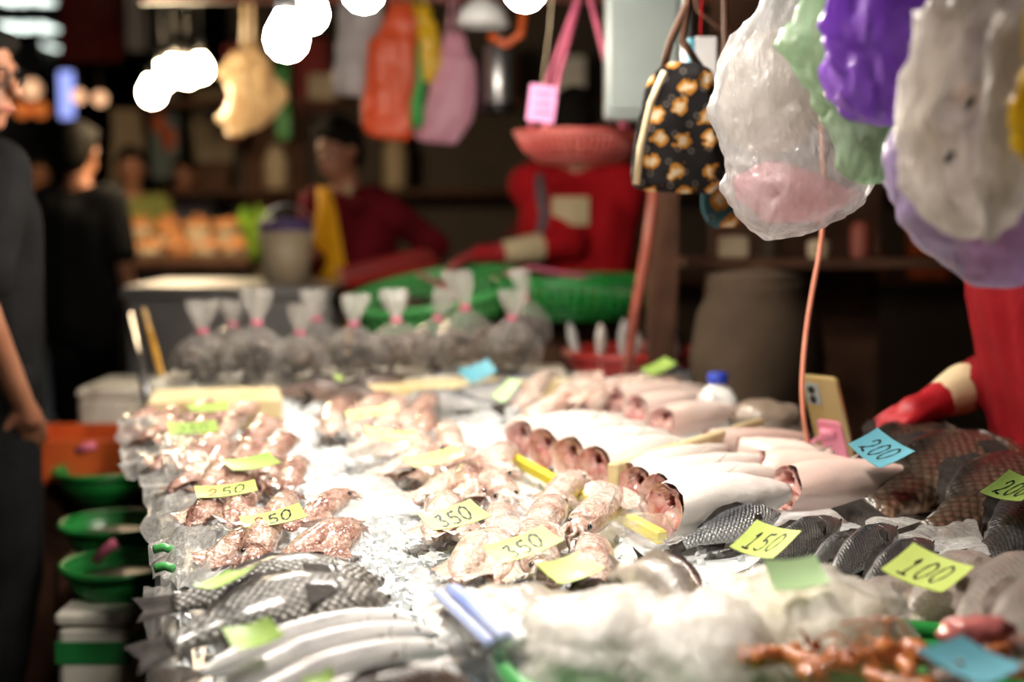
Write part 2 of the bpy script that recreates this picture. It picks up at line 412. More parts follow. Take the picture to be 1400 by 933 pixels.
# printed cotton of the tote bags
def tote_mat(name, ground, big=22):
    m, nt, b = new_mat(name)
    co = coords(nt, 'Object', rnd=False)
    sp = N(nt, 'ShaderNodeSeparateXYZ'); cx = N(nt, 'ShaderNodeCombineXYZ'); nt.links.new(co, sp.inputs[0])
    nt.links.new(sp.outputs[0], cx.inputs[0]); nt.links.new(sp.outputs[2], cx.inputs[1]); nt.links.new(sp.outputs[1], cx.inputs[2])
    flat = cx.outputs[0]
    vo = N(nt, 'ShaderNodeTexVoronoi', voronoi_dimensions='2D'); vo.inputs['Scale'].default_value = big; vo.inputs['Randomness'].default_value = .5
    nt.links.new(mixc(nt, .030, flat, noi(nt, flat, 75, 2), 'ADD'), vo.inputs['Vector'])
    col = ramp(nt, vo.outputs['Distance'], [(.0, (.52, .42, .30)), (.15, (.50, .38, .24)), (.18, (.36, .17, .03)), (.29, (.32, .13, .02)), (.31, ground), (.60, ground)])
    v2 = N(nt, 'ShaderNodeTexVoronoi', voronoi_dimensions='2D'); v2.inputs['Scale'].default_value = big * 1.5; v2.inputs['Randomness'].default_value = .8
    nt.links.new(flat, v2.inputs['Vector'])
    rg = ramp(nt, v2.outputs['Distance'], [(.10, (0, 0, 0)), (.12, (.10, .085, .07)), (.16, (.10, .085, .07)), (.18, (0, 0, 0))])
    nt.links.new(mixc(nt, 1.0, col, rg, 'ADD'), b.inputs['Base Color'])
    b.inputs['Roughness'].default_value = .9; b.inputs['Specular IOR Level'].default_value = .05
tote_mat('tote_black', (.012, .011, .011), 21)
tote_mat('tote_teal', (.03, .075, .09), 17)
emit('bulb_glow', (1, .90, .77), 200)
emit('soft_key_glow', (1, .92, .82), 400)
emit('key_glow', (1, .92, .82), 660)
emit('far_bulb_glow', (1, .76, .46), 120)
emit('tiny_warm', (1, .55, .30), 1.2)
emit('tiny_orange', (1, .25, .05), .5)
emit('blue_sign', (.35, .42, 1.0), 1.3)
emit('tube_glow', (.88, 1, .92), 2.6)

# ------------------------------------------------------------------ the hall
def struct(name, V, F, mat, label, parent=None, smooth=False):
    o = mk(name, V, F, mat, parent, smooth)
    if not parent: tag(o, label, 'structure', kind='structure')
    return o
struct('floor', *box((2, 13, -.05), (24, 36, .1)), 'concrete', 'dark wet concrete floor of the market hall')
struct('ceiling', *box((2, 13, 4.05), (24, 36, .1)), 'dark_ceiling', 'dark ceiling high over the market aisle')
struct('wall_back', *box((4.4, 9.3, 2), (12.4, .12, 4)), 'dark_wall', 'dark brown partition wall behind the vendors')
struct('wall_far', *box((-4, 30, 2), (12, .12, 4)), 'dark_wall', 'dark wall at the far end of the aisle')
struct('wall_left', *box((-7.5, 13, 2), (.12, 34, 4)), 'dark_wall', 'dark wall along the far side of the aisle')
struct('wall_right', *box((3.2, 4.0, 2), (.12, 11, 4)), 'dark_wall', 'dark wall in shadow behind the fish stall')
for name, px, d, wd, lab in (('trim_1', 906, 3.75, .07, 'dark brown timber post behind the red fish basket'), ('trim_2', 1085, 4.3, .5, 'dark timber cupboard panel behind the hanging totes')):
    p = P(px, 285, d=d)
    struct(name, *box((p.x, d, 2), (wd, .09, 4)), 'brown_wood', lab)
p = P(610, -2, d=5.2)
struct('trim_3', *box((p.x, 5.2, p.z + .02), (2.2, .06, .07)), 'red_wood', 'red-brown timber beam the coloured bags hang from')
struct('trim_4', *tube([(-.9, 1.55, 2.05), (1.7, 1.62, 2.05)], .018, 10), 'steel', 'steel rail the near bags hang from', smooth=True)
struct('trim_5', *tube([(-.9, 3.0, 2.3), (1.7, 3.0, 2.3)], .018, 10), 'steel', 'steel rail the stall lamps hang from', smooth=True)

# ------------------------------------------------------------------ lamps
def pendant(c, r, mat, label, group, shade=None, wire_to=2.35, name='pendant_lamp', bulb='bulb'):
    t = empty(name, c, label, 'lamp', group)
    prof = [(.012, 1.45 * r), (.45 * r, 1.3 * r), (.62 * r, 1.0 * r), (.9 * r, .5 * r), (r, 0), (.86 * r, -.5 * r), (.5 * r, -.87 * r), (.05 * r, -r)]
    mk(bulb, *lathe(prof, 20, cap0=True, cap1=True), mat, t)
    mk('socket', *lathe([(.020, 1.3 * r), (.024, 1.32 * r), (.024, 2.6 * r), (.01, 2.75 * r)], 16, cap0=True, cap1=True), 'black_plastic', t)
    mk('wire', *tube([(0, 0, 2.6 * r), (.004, 0, (wire_to - c[2]) * .5), (0, 0, wire_to - c[2])], .004, 6), 'black_plastic', t)
    if shade:
        mk('lamp_shade_offscreen', *lathe([(.03, 2.7 * r), (.06, 2.4 * r), (shade * .85, .5 * r), (shade, -1.3 * r), (shade + .003, -1.3 * r), (shade * .85 + .003, .52 * r), (.063, 2.45 * r), (.031, 2.75 * r)], 28), 'paper_white', t)  # unseen shade, added with a deep rim to hold light off the sides
    return t
def bulb_at(px, py, d, r, mat, label, group, shade=None, to=2.35):
    c = P(px, py, d=d); return pendant(tuple(c), r, mat, label, group, shade, to)
bulb_at(392, 54, 2.9, .045, 'bulb_glow', 'glowing round bulb hanging lowest beside the grey hanging bag', 'bulbs over the fish table')
bulb_at(423, 20, 3.5, .045, 'bulb_glow', 'glowing round bulb just behind the lowest bulb', 'bulbs over the fish table')
bulb_at(497, -12, 3.0, .045, 'bulb_glow', 'glowing round bulb above the orange hanging bag', 'bulbs over the fish table')
bulb_at(718, -14, 3.0, .045, 'bulb_glow', 'glowing round bulb above the pink price card', 'bulbs over the fish table')
pendant((-.16, 1.60, 1.94), .05, 'key_glow', 'shaded bulb on the rail above the 350 squid', 'bulbs over the fish table', .10, name='pendant_lamp_offscreen', bulb='bulb_offscreen')
pendant((.04, 2.32, 2.0), .05, 'soft_key_glow', 'shaded bulb on the rail above the headless fish', 'bulbs over the fish table', .10, name='shaded_lamp_offscreen', bulb='lamp_bulb_offscreen')
for px, py, d, q in ((208, 128, 6.2, 0), (222, 108, 6.4, 1), (238, 100, 6.6, 2), (256, 102, 6.5, 3), (274, 96, 6.9, 4)):
    bulb_at(px, py, d, .055, 'far_bulb_glow', ('first', 'second', 'third', 'fourth', 'fifth')[q] + ' glowing bulb of the far stall cluster, counted from the blue sign', 'bulb cluster over the far stall', None, 3.9)
# ------------------------------------------------------------------ the fish table
TD = V3((-.25, 1, 0)).normalized(); TS = V3((TD.y, -TD.x, 0))       # along, across
T0 = V3((-.40, 1.55, 0))                                           # a point of its aisle edge
def T(u, v, z=0): q = T0 + TD * u + TS * v; return V3((q.x, q.y, z))
RT = Matrix.Rotation(math.atan2(TS.y, TS.x), 3, 'Z')
t = empty('display_table', T(1.0, .6), 'long fish display table under the ice', 'table')
def rel(o, root): o.location = -V3(root.location); return o
tl0, tl1, tw = -.75, 2.45, 1.32
ctr = T((tl0 + tl1) / 2, tw / 2)
rel(mk('table_top', *box((ctr.x, ctr.y, .80), (tw, tl1 - tl0, .05), RT, .008), 'table_metal', t, False), t)
for u in (tl0 + .12, tl1 - .12):
    for v in (.09, tw - .09):
        q = T(u, v); rel(mk('leg', *box((q.x, q.y, .3875), (.05, .05, .775), RT, .006), 'table_metal', t, False), t)
for u, v, L, wd in ((1.0, .05, tl1 - tl0, .03), (1.0, tw - .05, tl1 - tl0, .03)):
    q = T(u, v); rel(mk('edge_rail', *box((q.x, q.y, .84), (wd, L, .04), RT, .006), 'steel', t, False), t)
# ice bed
def zice(x, y): return .862 + nz((x, y, 0), 5, 2) * .018 + abs(nz((x, y, 0), 16, 7)) * .012
V, F = [], []
nu, nv = 150, 60
for i in range(nu + 1):
    for j in range(nv + 1):
        q = T(tl0 + .05 + (tl1 - tl0 - .1) * i / nu, .03 + (tw - .06) * j / nv)
        e = min(j, nv - j) / 4; e = min(1, e)
        V.append((q.x, q.y, .826 + (zice(q.x, q.y) - .826) * (.3 + .7 * e)))
F = [(i * (nv + 1) + j, i * (nv + 1) + j + 1, (i + 1) * (nv + 1) + j + 1, (i + 1) * (nv + 1) + j) for i in range(nu) for j in range(nv)]
tag(mk('crushed_ice_bed', V, F, 'ice'), 'bed of crushed white ice covering the fish table', 'ice', kind='stuff')
parts = []
for i in range(5200):
    u = R.uniform(-.6, 2.0); v = R.uniform(.02, .95) if R.random() < .35 else R.gauss(.36 - .02 * u, .07)
    q = T(u, v); s = R.uniform(.003, .008)
    vs = [V3((a * R.uniform(.5, 1), b * R.uniform(.5, 1), c * R.uniform(.5, 1))) * s for a in (-1, 1) for b in (-1, 1) for c in (-1, 1)]
    rt = Matrix.Rotation(R.uniform(0, 6), 3, V3((R.random(), R.random(), R.random() + .1)).normalized())
    z = zice(q.x, q.y) + s * .4
    parts.append(([rt @ a + V3((q.x, q.y, z)) for a in vs], [(0, 1, 3, 2), (4, 6, 7, 5), (0, 4, 5, 1), (2, 3, 7, 6), (0, 2, 6, 4), (1, 5, 7, 3)]))
tag(mk('ice_chips', *join(parts), 'ice', smooth=False), 'loose chips of crushed ice between the squid rows', 'ice', kind='stuff')

# ------------------------------------------------------------------ fish
TIL = [(0, .012, .012, .012), (.04, .045, .04, .03), (.12, .105, .085, .065), (.22, .16, .13, .09), (.35, .195, .155, .10), (.5, .19, .15, .095), (.65, .145, .115, .075), (.8, .085, .07, .045), (.92, .058, .05, .028), (1, .06, .055, .02)]
SLIM = [(0, .006, .006, .006), (.05, .028, .026, .022), (.15, .06, .055, .045), (.3, .08, .078, .06), (.5, .082, .08, .06), (.7, .06, .06, .045), (.85, .034, .034, .026), (1, .022, .022, .012)]
STOUT = [(0, .012, .012, .014), (.05, .045, .04, .04), (.15, .09, .08, .075), (.3, .125, .11, .10), (.5, .12, .105, .09), (.7, .085, .075, .065), (.88, .045, .04, .03), (1, .042, .04, .018)]
LONG = [(0, .004, .004, .004), (.04, .018, .016, .014), (.12, .034, .032, .026), (.3, .042, .042, .032), (.6, .040, .040, .030), (.85, .026, .026, .018), (1, .012, .012, .008)]
BODY = .84                       # share of the length that is body, the rest tail fin
def bendf(k):
    def f(p):
        x, y, z = p; return V3((x * (1 - .12 * k * k), y - k * x * x + k * .08, z))
    return f
def fan(o, dirs, thick=.0035, n=6):
    """fin: a ribbed fan between base points and tip points, with thickness"""
    base, tips = o, dirs; m = len(base); V = []; F = []
    for s in (1, -1):
        for i in range(m):
            for q in range(n + 1):
                u = q / n; p = base[i].lerp(tips[i], u); zz = thick * s * (1 - .8 * u) * (1.0 if i % 2 else .45)
                V.append(V3((p.x, p.y, p.z + zz)))
    W = n + 1
    for s in (0, 1):
        o_ = s * m * W
        for i in range(m - 1):
            for q in range(n):
                f = (o_ + i * W + q, o_ + (i + 1) * W + q, o_ + (i + 1) * W + q + 1, o_ + i * W + q + 1)
                F.append(f if s == 0 else f[::-1])
    return V, F
def fish_proto(name, prof, skin, fin, k=0.0, dorsal=True, n=22, m=40):
    t = empty(name); bf = bendf(k); rs = []
    for i in range(m + 1):
        u = i / m; u = u ** 1.25
        a, b_, th = interp(prof, u); x = .5 - u * BODY
        ring = []
        for j in range(n):
            an = 2 * PI * j / n; c, s = math.cos(an), math.sin(an)
            y = (a if s > 0 else b_) * s; z = th * math.copysign(abs(c) ** .85, c)
            ring.append(bf((x, y, z)))
        rs.append(ring)
    mk('body', *rings(rs), skin, t)
    # tail
    hx = .5 - BODY; a, b_, th = prof[-1][1:]
    base = [V3((hx + .01, -b_ + (a + b_) * i / 8, 0)) for i in range(9)]; sp = max(.07, (a + b_) * .62)
    tips = [V3((hx - .15 + .045 * (1 - abs(i - 4) / 4) ** 1.0, (-1 + i / 4) * sp, .012 * math.sin(i))) for i in range(9)]
    mk('tail_fin', *fan([bf(p) for p in base], [bf(p) for p in tips]), fin, t)
    if dorsal:
        bs, tp = [], []
        for i in range(12):
            u = .26 + .52 * i / 11; a = interp(prof, u)[0]
            bs.append(bf((.5 - u * BODY, a * .96, 0))); tp.append(bf((.5 - u * BODY - .035, a * 1.0 + .055 * math.sin(PI * min(1, .25 + i / 13)) * prof[4][1] / .19, .01 * math.sin(i * 2))))
        mk('dorsal_fin', *fan(bs, tp, .003, 3), fin, t)
        bs, tp = [], []
        for i in range(6):
            u = .62 + .16 * i / 5; b_ = interp(prof, u)[1]
            bs.append(bf((.5 - u * BODY, -b_ * .96, 0))); tp.append(bf((.5 - u * BODY - .04, -b_ - .045 * prof[4][1] / .19, .008)))
        mk('anal_fin', *fan(bs, tp, .003, 3), fin, t)
    th = interp(prof, .30)[2]; sgn = 1
    for s in (1, -1):
        bs = [bf((.5 - .27 * BODY, (-.03 + .012 * i) * prof[4][1] / .19, 0)) + V3((0, 0, s * th * .97)) for i in range(5)]
        tp = [bf((.5 - .27 * BODY - .10 * prof[4][1] / .19 - .03 + .008 * i, (-.09 + .03 * i) * prof[4][1] / .19, 0)) + V3((0, 0, s * (th * 1.08))) for i in range(5)]
        mk('pectoral_fin', *fan(bs, tp, .002, 3), fin, t)
        a, b_, tz = interp(prof, .10); er = max(.010, a * .20)
        e = bf((.5 - .105 * BODY, a * .38, s * tz * .84))
        ey = mk('eye', *ball(e, er, 10, 6, (1, 1, .55)), 'eye_ring', t)
        mk('pupil', *ball(e + V3((0, 0, s * er * .30)), er * .62, 10, 6, (1, 1, .6)), 'fish_eye', ey)
        # gill cover: a raised crescent plate
        rr = []
        for i in range(9):
            q = -1.15 + 2.3 * i / 8; ring = []
            for w_ in (0, 1, 2, 3):
                u = .235 - .05 * (1 - math.cos(q)) - (.012 if w_ in (0, 3) else 0)
                a, b_, tz = interp(prof, u); yy = math.sin(q) * (a if q > 0 else b_) * .78
                zz = tz * math.sqrt(max(.05, 1 - (math.sin(q) * .78) ** 2)) + (.006 if w_ in (1, 2) else -.004) * prof[4][1] / .19
                ring.append(bf((.5 - u * BODY - (.010 if w_ in (2, 3) else 0), yy, s * zz)))
            rr.append(ring)
        mk('gill_cover', *rings(rr), skin, t)
    a, b_, tz = interp(prof, .03)
    mk('mouth', *tube([bf((.488, -.004, tz * 1.0)), bf((.497, -.004, tz * .5)), bf((.499, -.004, 0)), bf((.497, -.004, -tz * .5)), bf((.488, -.004, -tz * 1.0))], .004 + a * .04, 6), 'fin_dark', t)
    return t
PROTO = {}
def proto(key, *a, **k):
    o = fish_proto(*a, **k); PROTO[key] = [o, tree_of(o), False]
def put(key, M, label, cat, group=None, name=None):
    o, tr, used = PROTO[key]
    if used: o = copy_tree(o, tr)
    PROTO[key][2] = True
    o.matrix_world = M; tag(o, label, cat)
    if group: o['group'] = group
    elif 'group' in o: del o['group']
    return o
def fish(key, tail, head, zt, zh, D, label, cat='fish', group=None, width=None):
    """tail and head are pixels, zt and zh the heights of the fish there"""
    A, B = P(*tail, z=zt), P(*head, z=zh); M = frame(A, B, D)
    if width: M = M @ Matrix.Diagonal((1, width, width, 1))
    return put(key, M, label, cat, group)
proto('til', 'tilapia', TIL, 'tilapia_skin', 'fin_dark', .16)
proto('til2', 'tilapia', TIL, 'tilapia_skin', 'fin_dark', .28)
proto('dark', 'tilapia', TIL, 'dark_tilapia_skin', 'fin_dark', .10)
proto('black', 'sea_bream', STOUT, 'black_fish_skin', 'fin_dark', .06)
proto('silver', 'sea_bream', STOUT, 'silver_skin', 'fin_dark', .05)
proto('white', 'white_fish', LONG, 'white_skin', 'fin_pale', .18, dorsal=False)
proto('pale', 'pale_fish', STOUT, 'pale_fish_skin', 'fin_pale', .05)
proto('slim', 'mackerel', SLIM, 'silver_skin', 'fin_dark', .05)
proto('brown', 'brown_fish', SLIM, 'brown_fish_skin', 'fin_dark', .12)

# two tilapia at the aisle edge, tails over the side
fish('til', (178, 832), (523, 790), .905, .91, (0, .93, .40), 'grey scaly tilapia lying behind its twin next to the ice, green card on it', width=.9)
fish('til2', (165, 897), (527, 808), .905, .92, (0, .93, .42), 'grey scaly tilapia between its twin and the white fish', width=.86)
# long white fish next to them
WF = [((205, 940), (560, 833), .908), ((215, 968), (592, 850), .915), ((240, 995), (610, 872), .92), ((270, 1030), (628, 905), .92)]
for i, (a, b_, z) in enumerate(WF):
    fish('white', a, b_, z - .015, z, (0, .5, 1), ('long white-bellied fish lying against the grey tilapia', 'long white-bellied fish under the leaf-green card, second from the tilapia', 'long white-bellied fish third from the tilapia', 'long white-bellied fish beside the brown fish')[i], width=1.35)
fish('brown', (330, 1010), (640, 925), .925, .925, (0, .5, 1), 'brown mottled fish lying beside the long white fish', width=1.1)
# right-hand fish
fish('silver', (908, 752), (1064, 702), .885, .91, (0, .6, .8), 'silver sea bream with fine scales under the 150 card', width=1.0)
BL = [((1005, 800), (1146, 712), 'black-backed bream touching the corner of the 150 card'), ((1085, 800), (1172, 728), 'black-backed bream between the 150 card and the clear bag'), ((1110, 815), (1222, 722), 'black-backed bream pointing at the large dark tilapia'), ((1150, 840), (1272, 742), 'black-backed bream tucked under the corner of the 100 card')]
for a, b_, lab in BL: fish('black', a, b_, .875, .915, (-.5, .75, .6), lab, width=.9)
PL = [((1135, 880), (1232, 795), .905, 'pale fish with a bright snout beside the 100 card'), ((1205, 905), (1352, 770), .905, 'pale fish lying under the 100 card'), ((1265, 930), (1440, 775), .92, 'pale fish beyond the 100 card next to the black tails'), ((1300, 960), (1480, 800), .945, 'big pale fish lying behind the loose blue card')]
for a, b_, z, lab in PL: fish('pale', a, b_, z - .02, z, (-.5, .75, .6), lab, width=.9)
fish('dark', (1150, 665), (1318, 596), .905, .925, (-.2, .9, .4), 'dark tilapia lying behind the blue 200 card', width=.85)
fish('dark', (1150, 716), (1400, 618), .895, .925, (-.25, .9, .42), 'big dark tilapia in front of the blue 200 card', width=.82)
fish('dark', (1232, 748), (1470, 648), .89, .92, (-.25, .9, .42), 'big dark tilapia with orange belly under the green 200 card', width=.86)
fish('black', (1320, 778), (1470, 690), .89, .91, (-.25, .9, .45), 'black-finned fish below the green 200 card', width=1.2)
# fish behind the middle squid
def fish_c(key, c, z, ang, L, D, label, width=1.0, dz=0.0):
    m = P(*c, z=z); e = V3((math.cos(math.radians(ang)), math.sin(math.radians(ang)), 0)) * L / 2 + V3((0, 0, dz))
    return put(key, frame(m - e, m + e, D) @ Matrix.Diagonal((1, width, width, 1)), label, 'fish')
for c, ang, lab in [((612, 520), 35, 'grey fish lying under the far blue card'), ((662, 520), 30, 'grey fish between the far blue and green cards'), ((705, 527), 25, 'grey fish under the far green card'), ((622, 552), 150, 'short grey fish at the foot of the far blue card'), ((655, 540), 20, 'grey fish stretched below the other grey fish')]:
    fish_c('slim', c, .905, ang, .30, (0, .8, .5), lab, 1.4)
for c, ang, lab in [((915, 528), 60, 'grey mackerel behind the white jug'), ((965, 515), 40, 'grey mackerel touching the dark jar behind the jug'), ((1015, 522), 20, 'grey mackerel beside the wrapped fish parcel'), ((890, 520), 50, 'grey mackerel under the green card by the red basket')]:
    fish_c('slim', c, .91, ang, .34, (0, .8, .5), lab, 1.3)
for c, ang, lab in [((425, 535), 10, 'brown curled fish beside the tan foam block'), ((505, 530), 20, 'brown curled fish in front of the clam bags'), ((470, 545), -15, 'brown curled fish between its two neighbours')]:
    fish_c('brown', c, .91, ang, .22, (0, .3, 1), lab, 1.7)

# ------------------------------------------------------------------ squid
def squid_proto(skin, kk, curl):
    t = empty('squid'); rs = []
    bf = lambda p: V3((p[0], p[1] + kk * (p[0] * p[0]) , p[2] + curl * p[0] * p[0]))
    prof = [(0, .012), (.05, .048), (.18, .088), (.40, .112), (.58, .115), (.70, .105), (.74, .085)]
    for i in range(25):
        x = .74 * i / 24; r = interp(prof, x)[0]
        rs.append([bf((x - .5, r * math.sin(2 * PI * j / 18) * .82, r * math.cos(2 * PI * j / 18))) for j in range(18)])
    mk('mantle', *rings(rs), skin, t)
    for s in (1, -1):
        bs = [bf((-.48 + .05 * i, .03, s * interp(prof, .02 + .05 * i)[0] * .9)) for i in range(7)]
        tp = [bf((-.49 + .05 * i, .02 + .02 * math.sin(i), s * (interp(prof, .02 + .05 * i)[0] + .10 * math.sin(PI * (i + .6) / 7)))) for i in range(7)]
        V, F = fan(bs, tp, .006, 4); mk('fin', V, F, skin, t)
    rs = []
    for i, (x, r) in enumerate([(.20, .05), (.24, .066), (.28, .070), (.32, .06), (.35, .036)]):
        rs.append([bf((x, r * math.sin(2 * PI * j / 14) * .8, r * math.cos(2 * PI * j / 14))) for j in range(14)])
    hd = mk('head', *rings(rs), skin, t)
    for s in (1, -1): mk('eye', *ball(bf((.28, .02, s * .062)), .02, 10, 6), 'fish_eye', hd)
    ps = []
    rr = random.Random(3)
    for i in range(8):
        a = 2 * PI * i / 8; L = rr.uniform(.10, .16)
        pts = [bf((.33 + L * q / 5, math.sin(a) * .03 * (1 + q * .1) - .07 * q / 5, math.cos(a) * (.035 + .018 * q) + .02 * math.sin(q + i))) for q in range(6)]
        ps.append(tube(pts, [.02, .019, .016, .012, .008, .004], 6))
    mk('tentacles', *join(ps), skin, t)
    return t
for k, (s, a, c) in {'sq1': ('squid_skin', .05, .04), 'sq2': ('squid_skin', -.08, -.1), 'sp1': ('squid_pale', .05, .05), 'sp2': ('squid_pale', -.06, -.1)}.items():
    o = squid_proto(s, a, c); PROTO[k] = [o, tree_of(o), False]
ORD = ('first', 'second', 'third', 'fourth', 'fifth', 'sixth', 'seventh', 'eighth', 'ninth', 'tenth', 'eleventh')
def squid_row(x0, x1, y, n, L, keys, label, group, ang=(-.25, .25), zn=.895, zf=.915, flip=.15, wd=1.0):
    for i in range(n):
        px = x0 + (x1 - x0) * (i + .5) / n + R.uniform(-4, 4)
        A = P(px, y + R.uniform(-5, 5), z=zn + R.uniform(0, .006))
        an = R.uniform(*ang); dv = V3((math.sin(an), math.cos(an), 0)) * L * R.uniform(.9, 1.1)
        B = A + dv + V3((0, 0, zf - zn + R.uniform(-.006, .012)))
        if R.random() < flip: A, B = B, A
        M = frame(A, B, V3((R.uniform(-.3, .3), 0, 1))) @ Matrix.Diagonal((1, wd, wd * 1.0, 1))
        put(R.choice(keys), M, label + ', ' + ORD[i] + ' from the aisle', 'squid', group)
LS = ['sq1', 'sq2']; MS = ['sp1', 'sp2', 'sp1', 'sq2']
for x0, x1, y, n, lab in [
        (262, 452, 775, 4, 'brown squid in the row touching the tilapia'),
        (232, 436, 720, 4, 'brown squid in the row between the two 250 cards'),
        (212, 405, 676, 5, 'brown squid in the row under the blank shiny card'),
        (188, 375, 640, 5, 'brown squid in the row behind the blank shiny card'),
        (172, 345, 608, 5, 'brown squid in the row under the shiny green card'),
        (160, 325, 580, 5, 'brown squid in the row next to the foam block')]:
    squid_row(x0, x1, y, n, .20, LS, lab, lab.replace('squid in', 'squid of'), (-.05, .40), flip=.12, wd=1.05)
for x0, x1, y, n, lab in [
        (590, 850, 803, 4, 'pale pink squid in the row under the large 350 card'),
        (562, 800, 742, 5, 'pale pink squid in the row under the smaller 350 card'),
        (540, 770, 694, 5, 'pale pink squid in the row behind the smaller 350 card'),
        (500, 690, 655, 5, 'pale pink squid in the row under the pale yellow card'),
        (460, 640, 622, 5, 'pale pink squid in the row under the slanting yellow-green card'),
        (432, 600, 595, 5, 'pale pink squid in the row under the farther yellow-green card'),
        (425, 585, 570, 4, 'pale pink squid in the row behind all the yellow-green cards')]:
    squid_row(x0, x1, y, n, .23, MS, lab, lab.replace('squid in', 'squid of'), (-.25, .55), flip=.15, wd=1.0)
for x0, x1, y, n in [(665, 800, 585, 3), (690, 835, 560, 4)]:
    squid_row(x0, x1, y, n, .24, ['sp1', 'sp2'], 'pale squid heaped beside the headless fish, row ' + ('one' if y == 585 else 'two'), 'squid heap by the headless fish', (.3, .9), zn=.89, zf=.95, flip=.5)
# ------------------------------------------------------------------ headless white fish
def headless(A, B, rad, skin, label, group=None, seed=0, D=(0, 0, 1), flat=.85):
    """A cut end, B tail end (world)"""
    M = frame(B, A, D, 1.0); L = (V3(A) - V3(B)).length
    t = empty('headless_fish', (0, 0, 0), label, 'fish', group); t.matrix_world = M
    h = L / 2; n = 26
    prof = [(0, .30), (.06, .40), (.2, .62), (.4, .86), (.6, .98), (.8, 1.0), (.94, .95), (1, .90)]
    def rg(x, r, lean=0.0, e=.92):
        ring = []
        for j in range(n):
            a = 2 * PI * j / n; c, s = math.cos(a), math.sin(a)
            q = r * (1 + (.06 + .20 * max(0, (x / h - .55))) * nz((c, s, x * 9), 1.5, seed))
            ring.append(V3((x + lean * s * r + .004 * nz((c * 2, s * 2, 0), 2, seed), s * q * flat, c * q * e)))
        return ring
    ln = -.25
    rs = [rg(-h + L * u, rad * interp(prof, u)[0], ln * u ** 4) for u in [i / 22 for i in range(23)]]
    body = mk('body', *rings(rs, True, False), skin, t)
    x1 = h; r1 = rad * .90
    def fc(x, k, up=0.0):            # inner outline of the cut face, shifted towards the belly side
        return [V3((x + (.010 if k < .95 else .002) * nz((math.cos(2 * PI * j / n) * 2, math.sin(2 * PI * j / n) * 2, k * 3), 2.5, seed), p.y + up * r1 + .12 * r1 * (1 - k) * nz((j * .7, k, 0), 1, seed), p.z * (1 if k > .9 else .55 + .45 * k / .9))) for j, p in enumerate(rg(x, r1 * k, ln))]
    mk('cut_flesh', *rings([fc(x1, 1.0), fc(x1 - .001, .93, .02), fc(x1 - .005, .84, .05), fc(x1 - .004, .66, .12), fc(x1 - .008, .44, .26), fc(x1 - .018, .32, .32)], False, False), 'raw_flesh', t)
    mk('belly_cavity', *rings([fc(x1 - .016, .33, .32), fc(x1 - .03, .28, .30), fc(x1 - .045, .15, .24)], False, True), 'cavity', t)
    g_ = random.Random(seed + 50); lumps = []
    for i in range(6):
        a = g_.uniform(3.3, 6.1); q = g_.uniform(.2, .62) * r1
        lumps.append(ball((x1 - .008 + .25 * math.sin(a) * -q * .3, math.sin(a) * q * flat, math.cos(a) * q), r1 * g_.uniform(.16, .27), 10, 7, (.8, 1.2, .9)))
    tag(mk('gut', *join(lumps), 'raw_flesh', t), kind='stuff')
    # fold line of the belly flap and a small fin
    mk('belly_flap', *tube([rg(x1 - .001, r1 * 1.0, ln)[3], rg(x1 * .6, rad * 1.0)[4], rg(x1 * .1, rad * .93)[5]], [.0035, .003, .001], 6), skin, t)
    bs = [V3((-h + L * (.42 + .03 * i), flat * rad * .8, rad * .35)) for i in range(5)]
    tp = [p + V3((-.03, .010 - .003 * i, .012)) for i, p in enumerate(bs)]
    mk('fin', *fan(bs, tp, .0015, 3), 'fin_pale', t)
    return t
def hf(cut, tail, zc, zt, rad, skin, label, group=None, seed=0): return headless(P(*cut, z=zc), P(*tail, z=zt), rad, skin, label, group, seed)
z1 = .915
for i, (c, tl, r) in enumerate([((710, 602), (850, 574), .046), ((742, 614), (880, 584), .046), ((778, 628), (910, 596), .048), ((812, 642), (940, 608), .048)]):
    hf(c, tl, z1, z1 + .012, r, 'belly_skin', ('white headless fish at the far end of the front row behind the foam divider', 'white headless fish second from the far end behind the foam divider', 'white headless fish with pink gut showing, behind the foam divider', 'white headless fish pressed against the foam divider')[i], seed=i)
for i, (c, tl, r) in enumerate([((838, 548), (960, 532), .040), ((868, 562), (990, 542), .040), ((905, 578), (1010, 560), .040), ((820, 538), (930, 520), .038)]):
    hf(c, tl, .925, .925, r, 'pink_belly_skin', ('rolled pinkish headless fish behind the white ones, under the green card', 'rolled pinkish headless fish beside the white jug', 'rolled pinkish headless fish touching the foam divider below the jug', 'rolled pinkish headless fish nearest to the red basket')[i].replace('nearest to', 'next to'), seed=i + 10)
for i, (c, tl, r) in enumerate([((852, 655), (990, 614), .036), ((868, 668), (1045, 630), .042), ((896, 682), (1062, 648), .046), ((908, 698), (1075, 674), .054)]):
    hf(c, tl, z1 + .004, z1 + .008, r, 'belly_skin', ('white headless fish leaning on the foam divider', 'white headless fish second from the foam divider', 'white headless fish with dark red opening beside the biggest one', 'biggest white headless fish, beside the silver bream')[i], seed=i + 20)
for i, (c, tl, r) in enumerate([((965, 606), (1100, 598), .030), ((1010, 618), (1140, 622), .032), ((1040, 640), (1175, 640), .038), ((1075, 668), (1245, 648), .045)]):
    hf(c, tl, .925, .93, r, 'pink_belly_skin', ('pink-veined headless fish alongside the foam divider', 'pink-veined headless fish second from the foam divider', 'pink-veined headless fish between two others near the phone', 'pink-veined headless fish with its tail on the dark tilapia')[i], seed=i + 30)

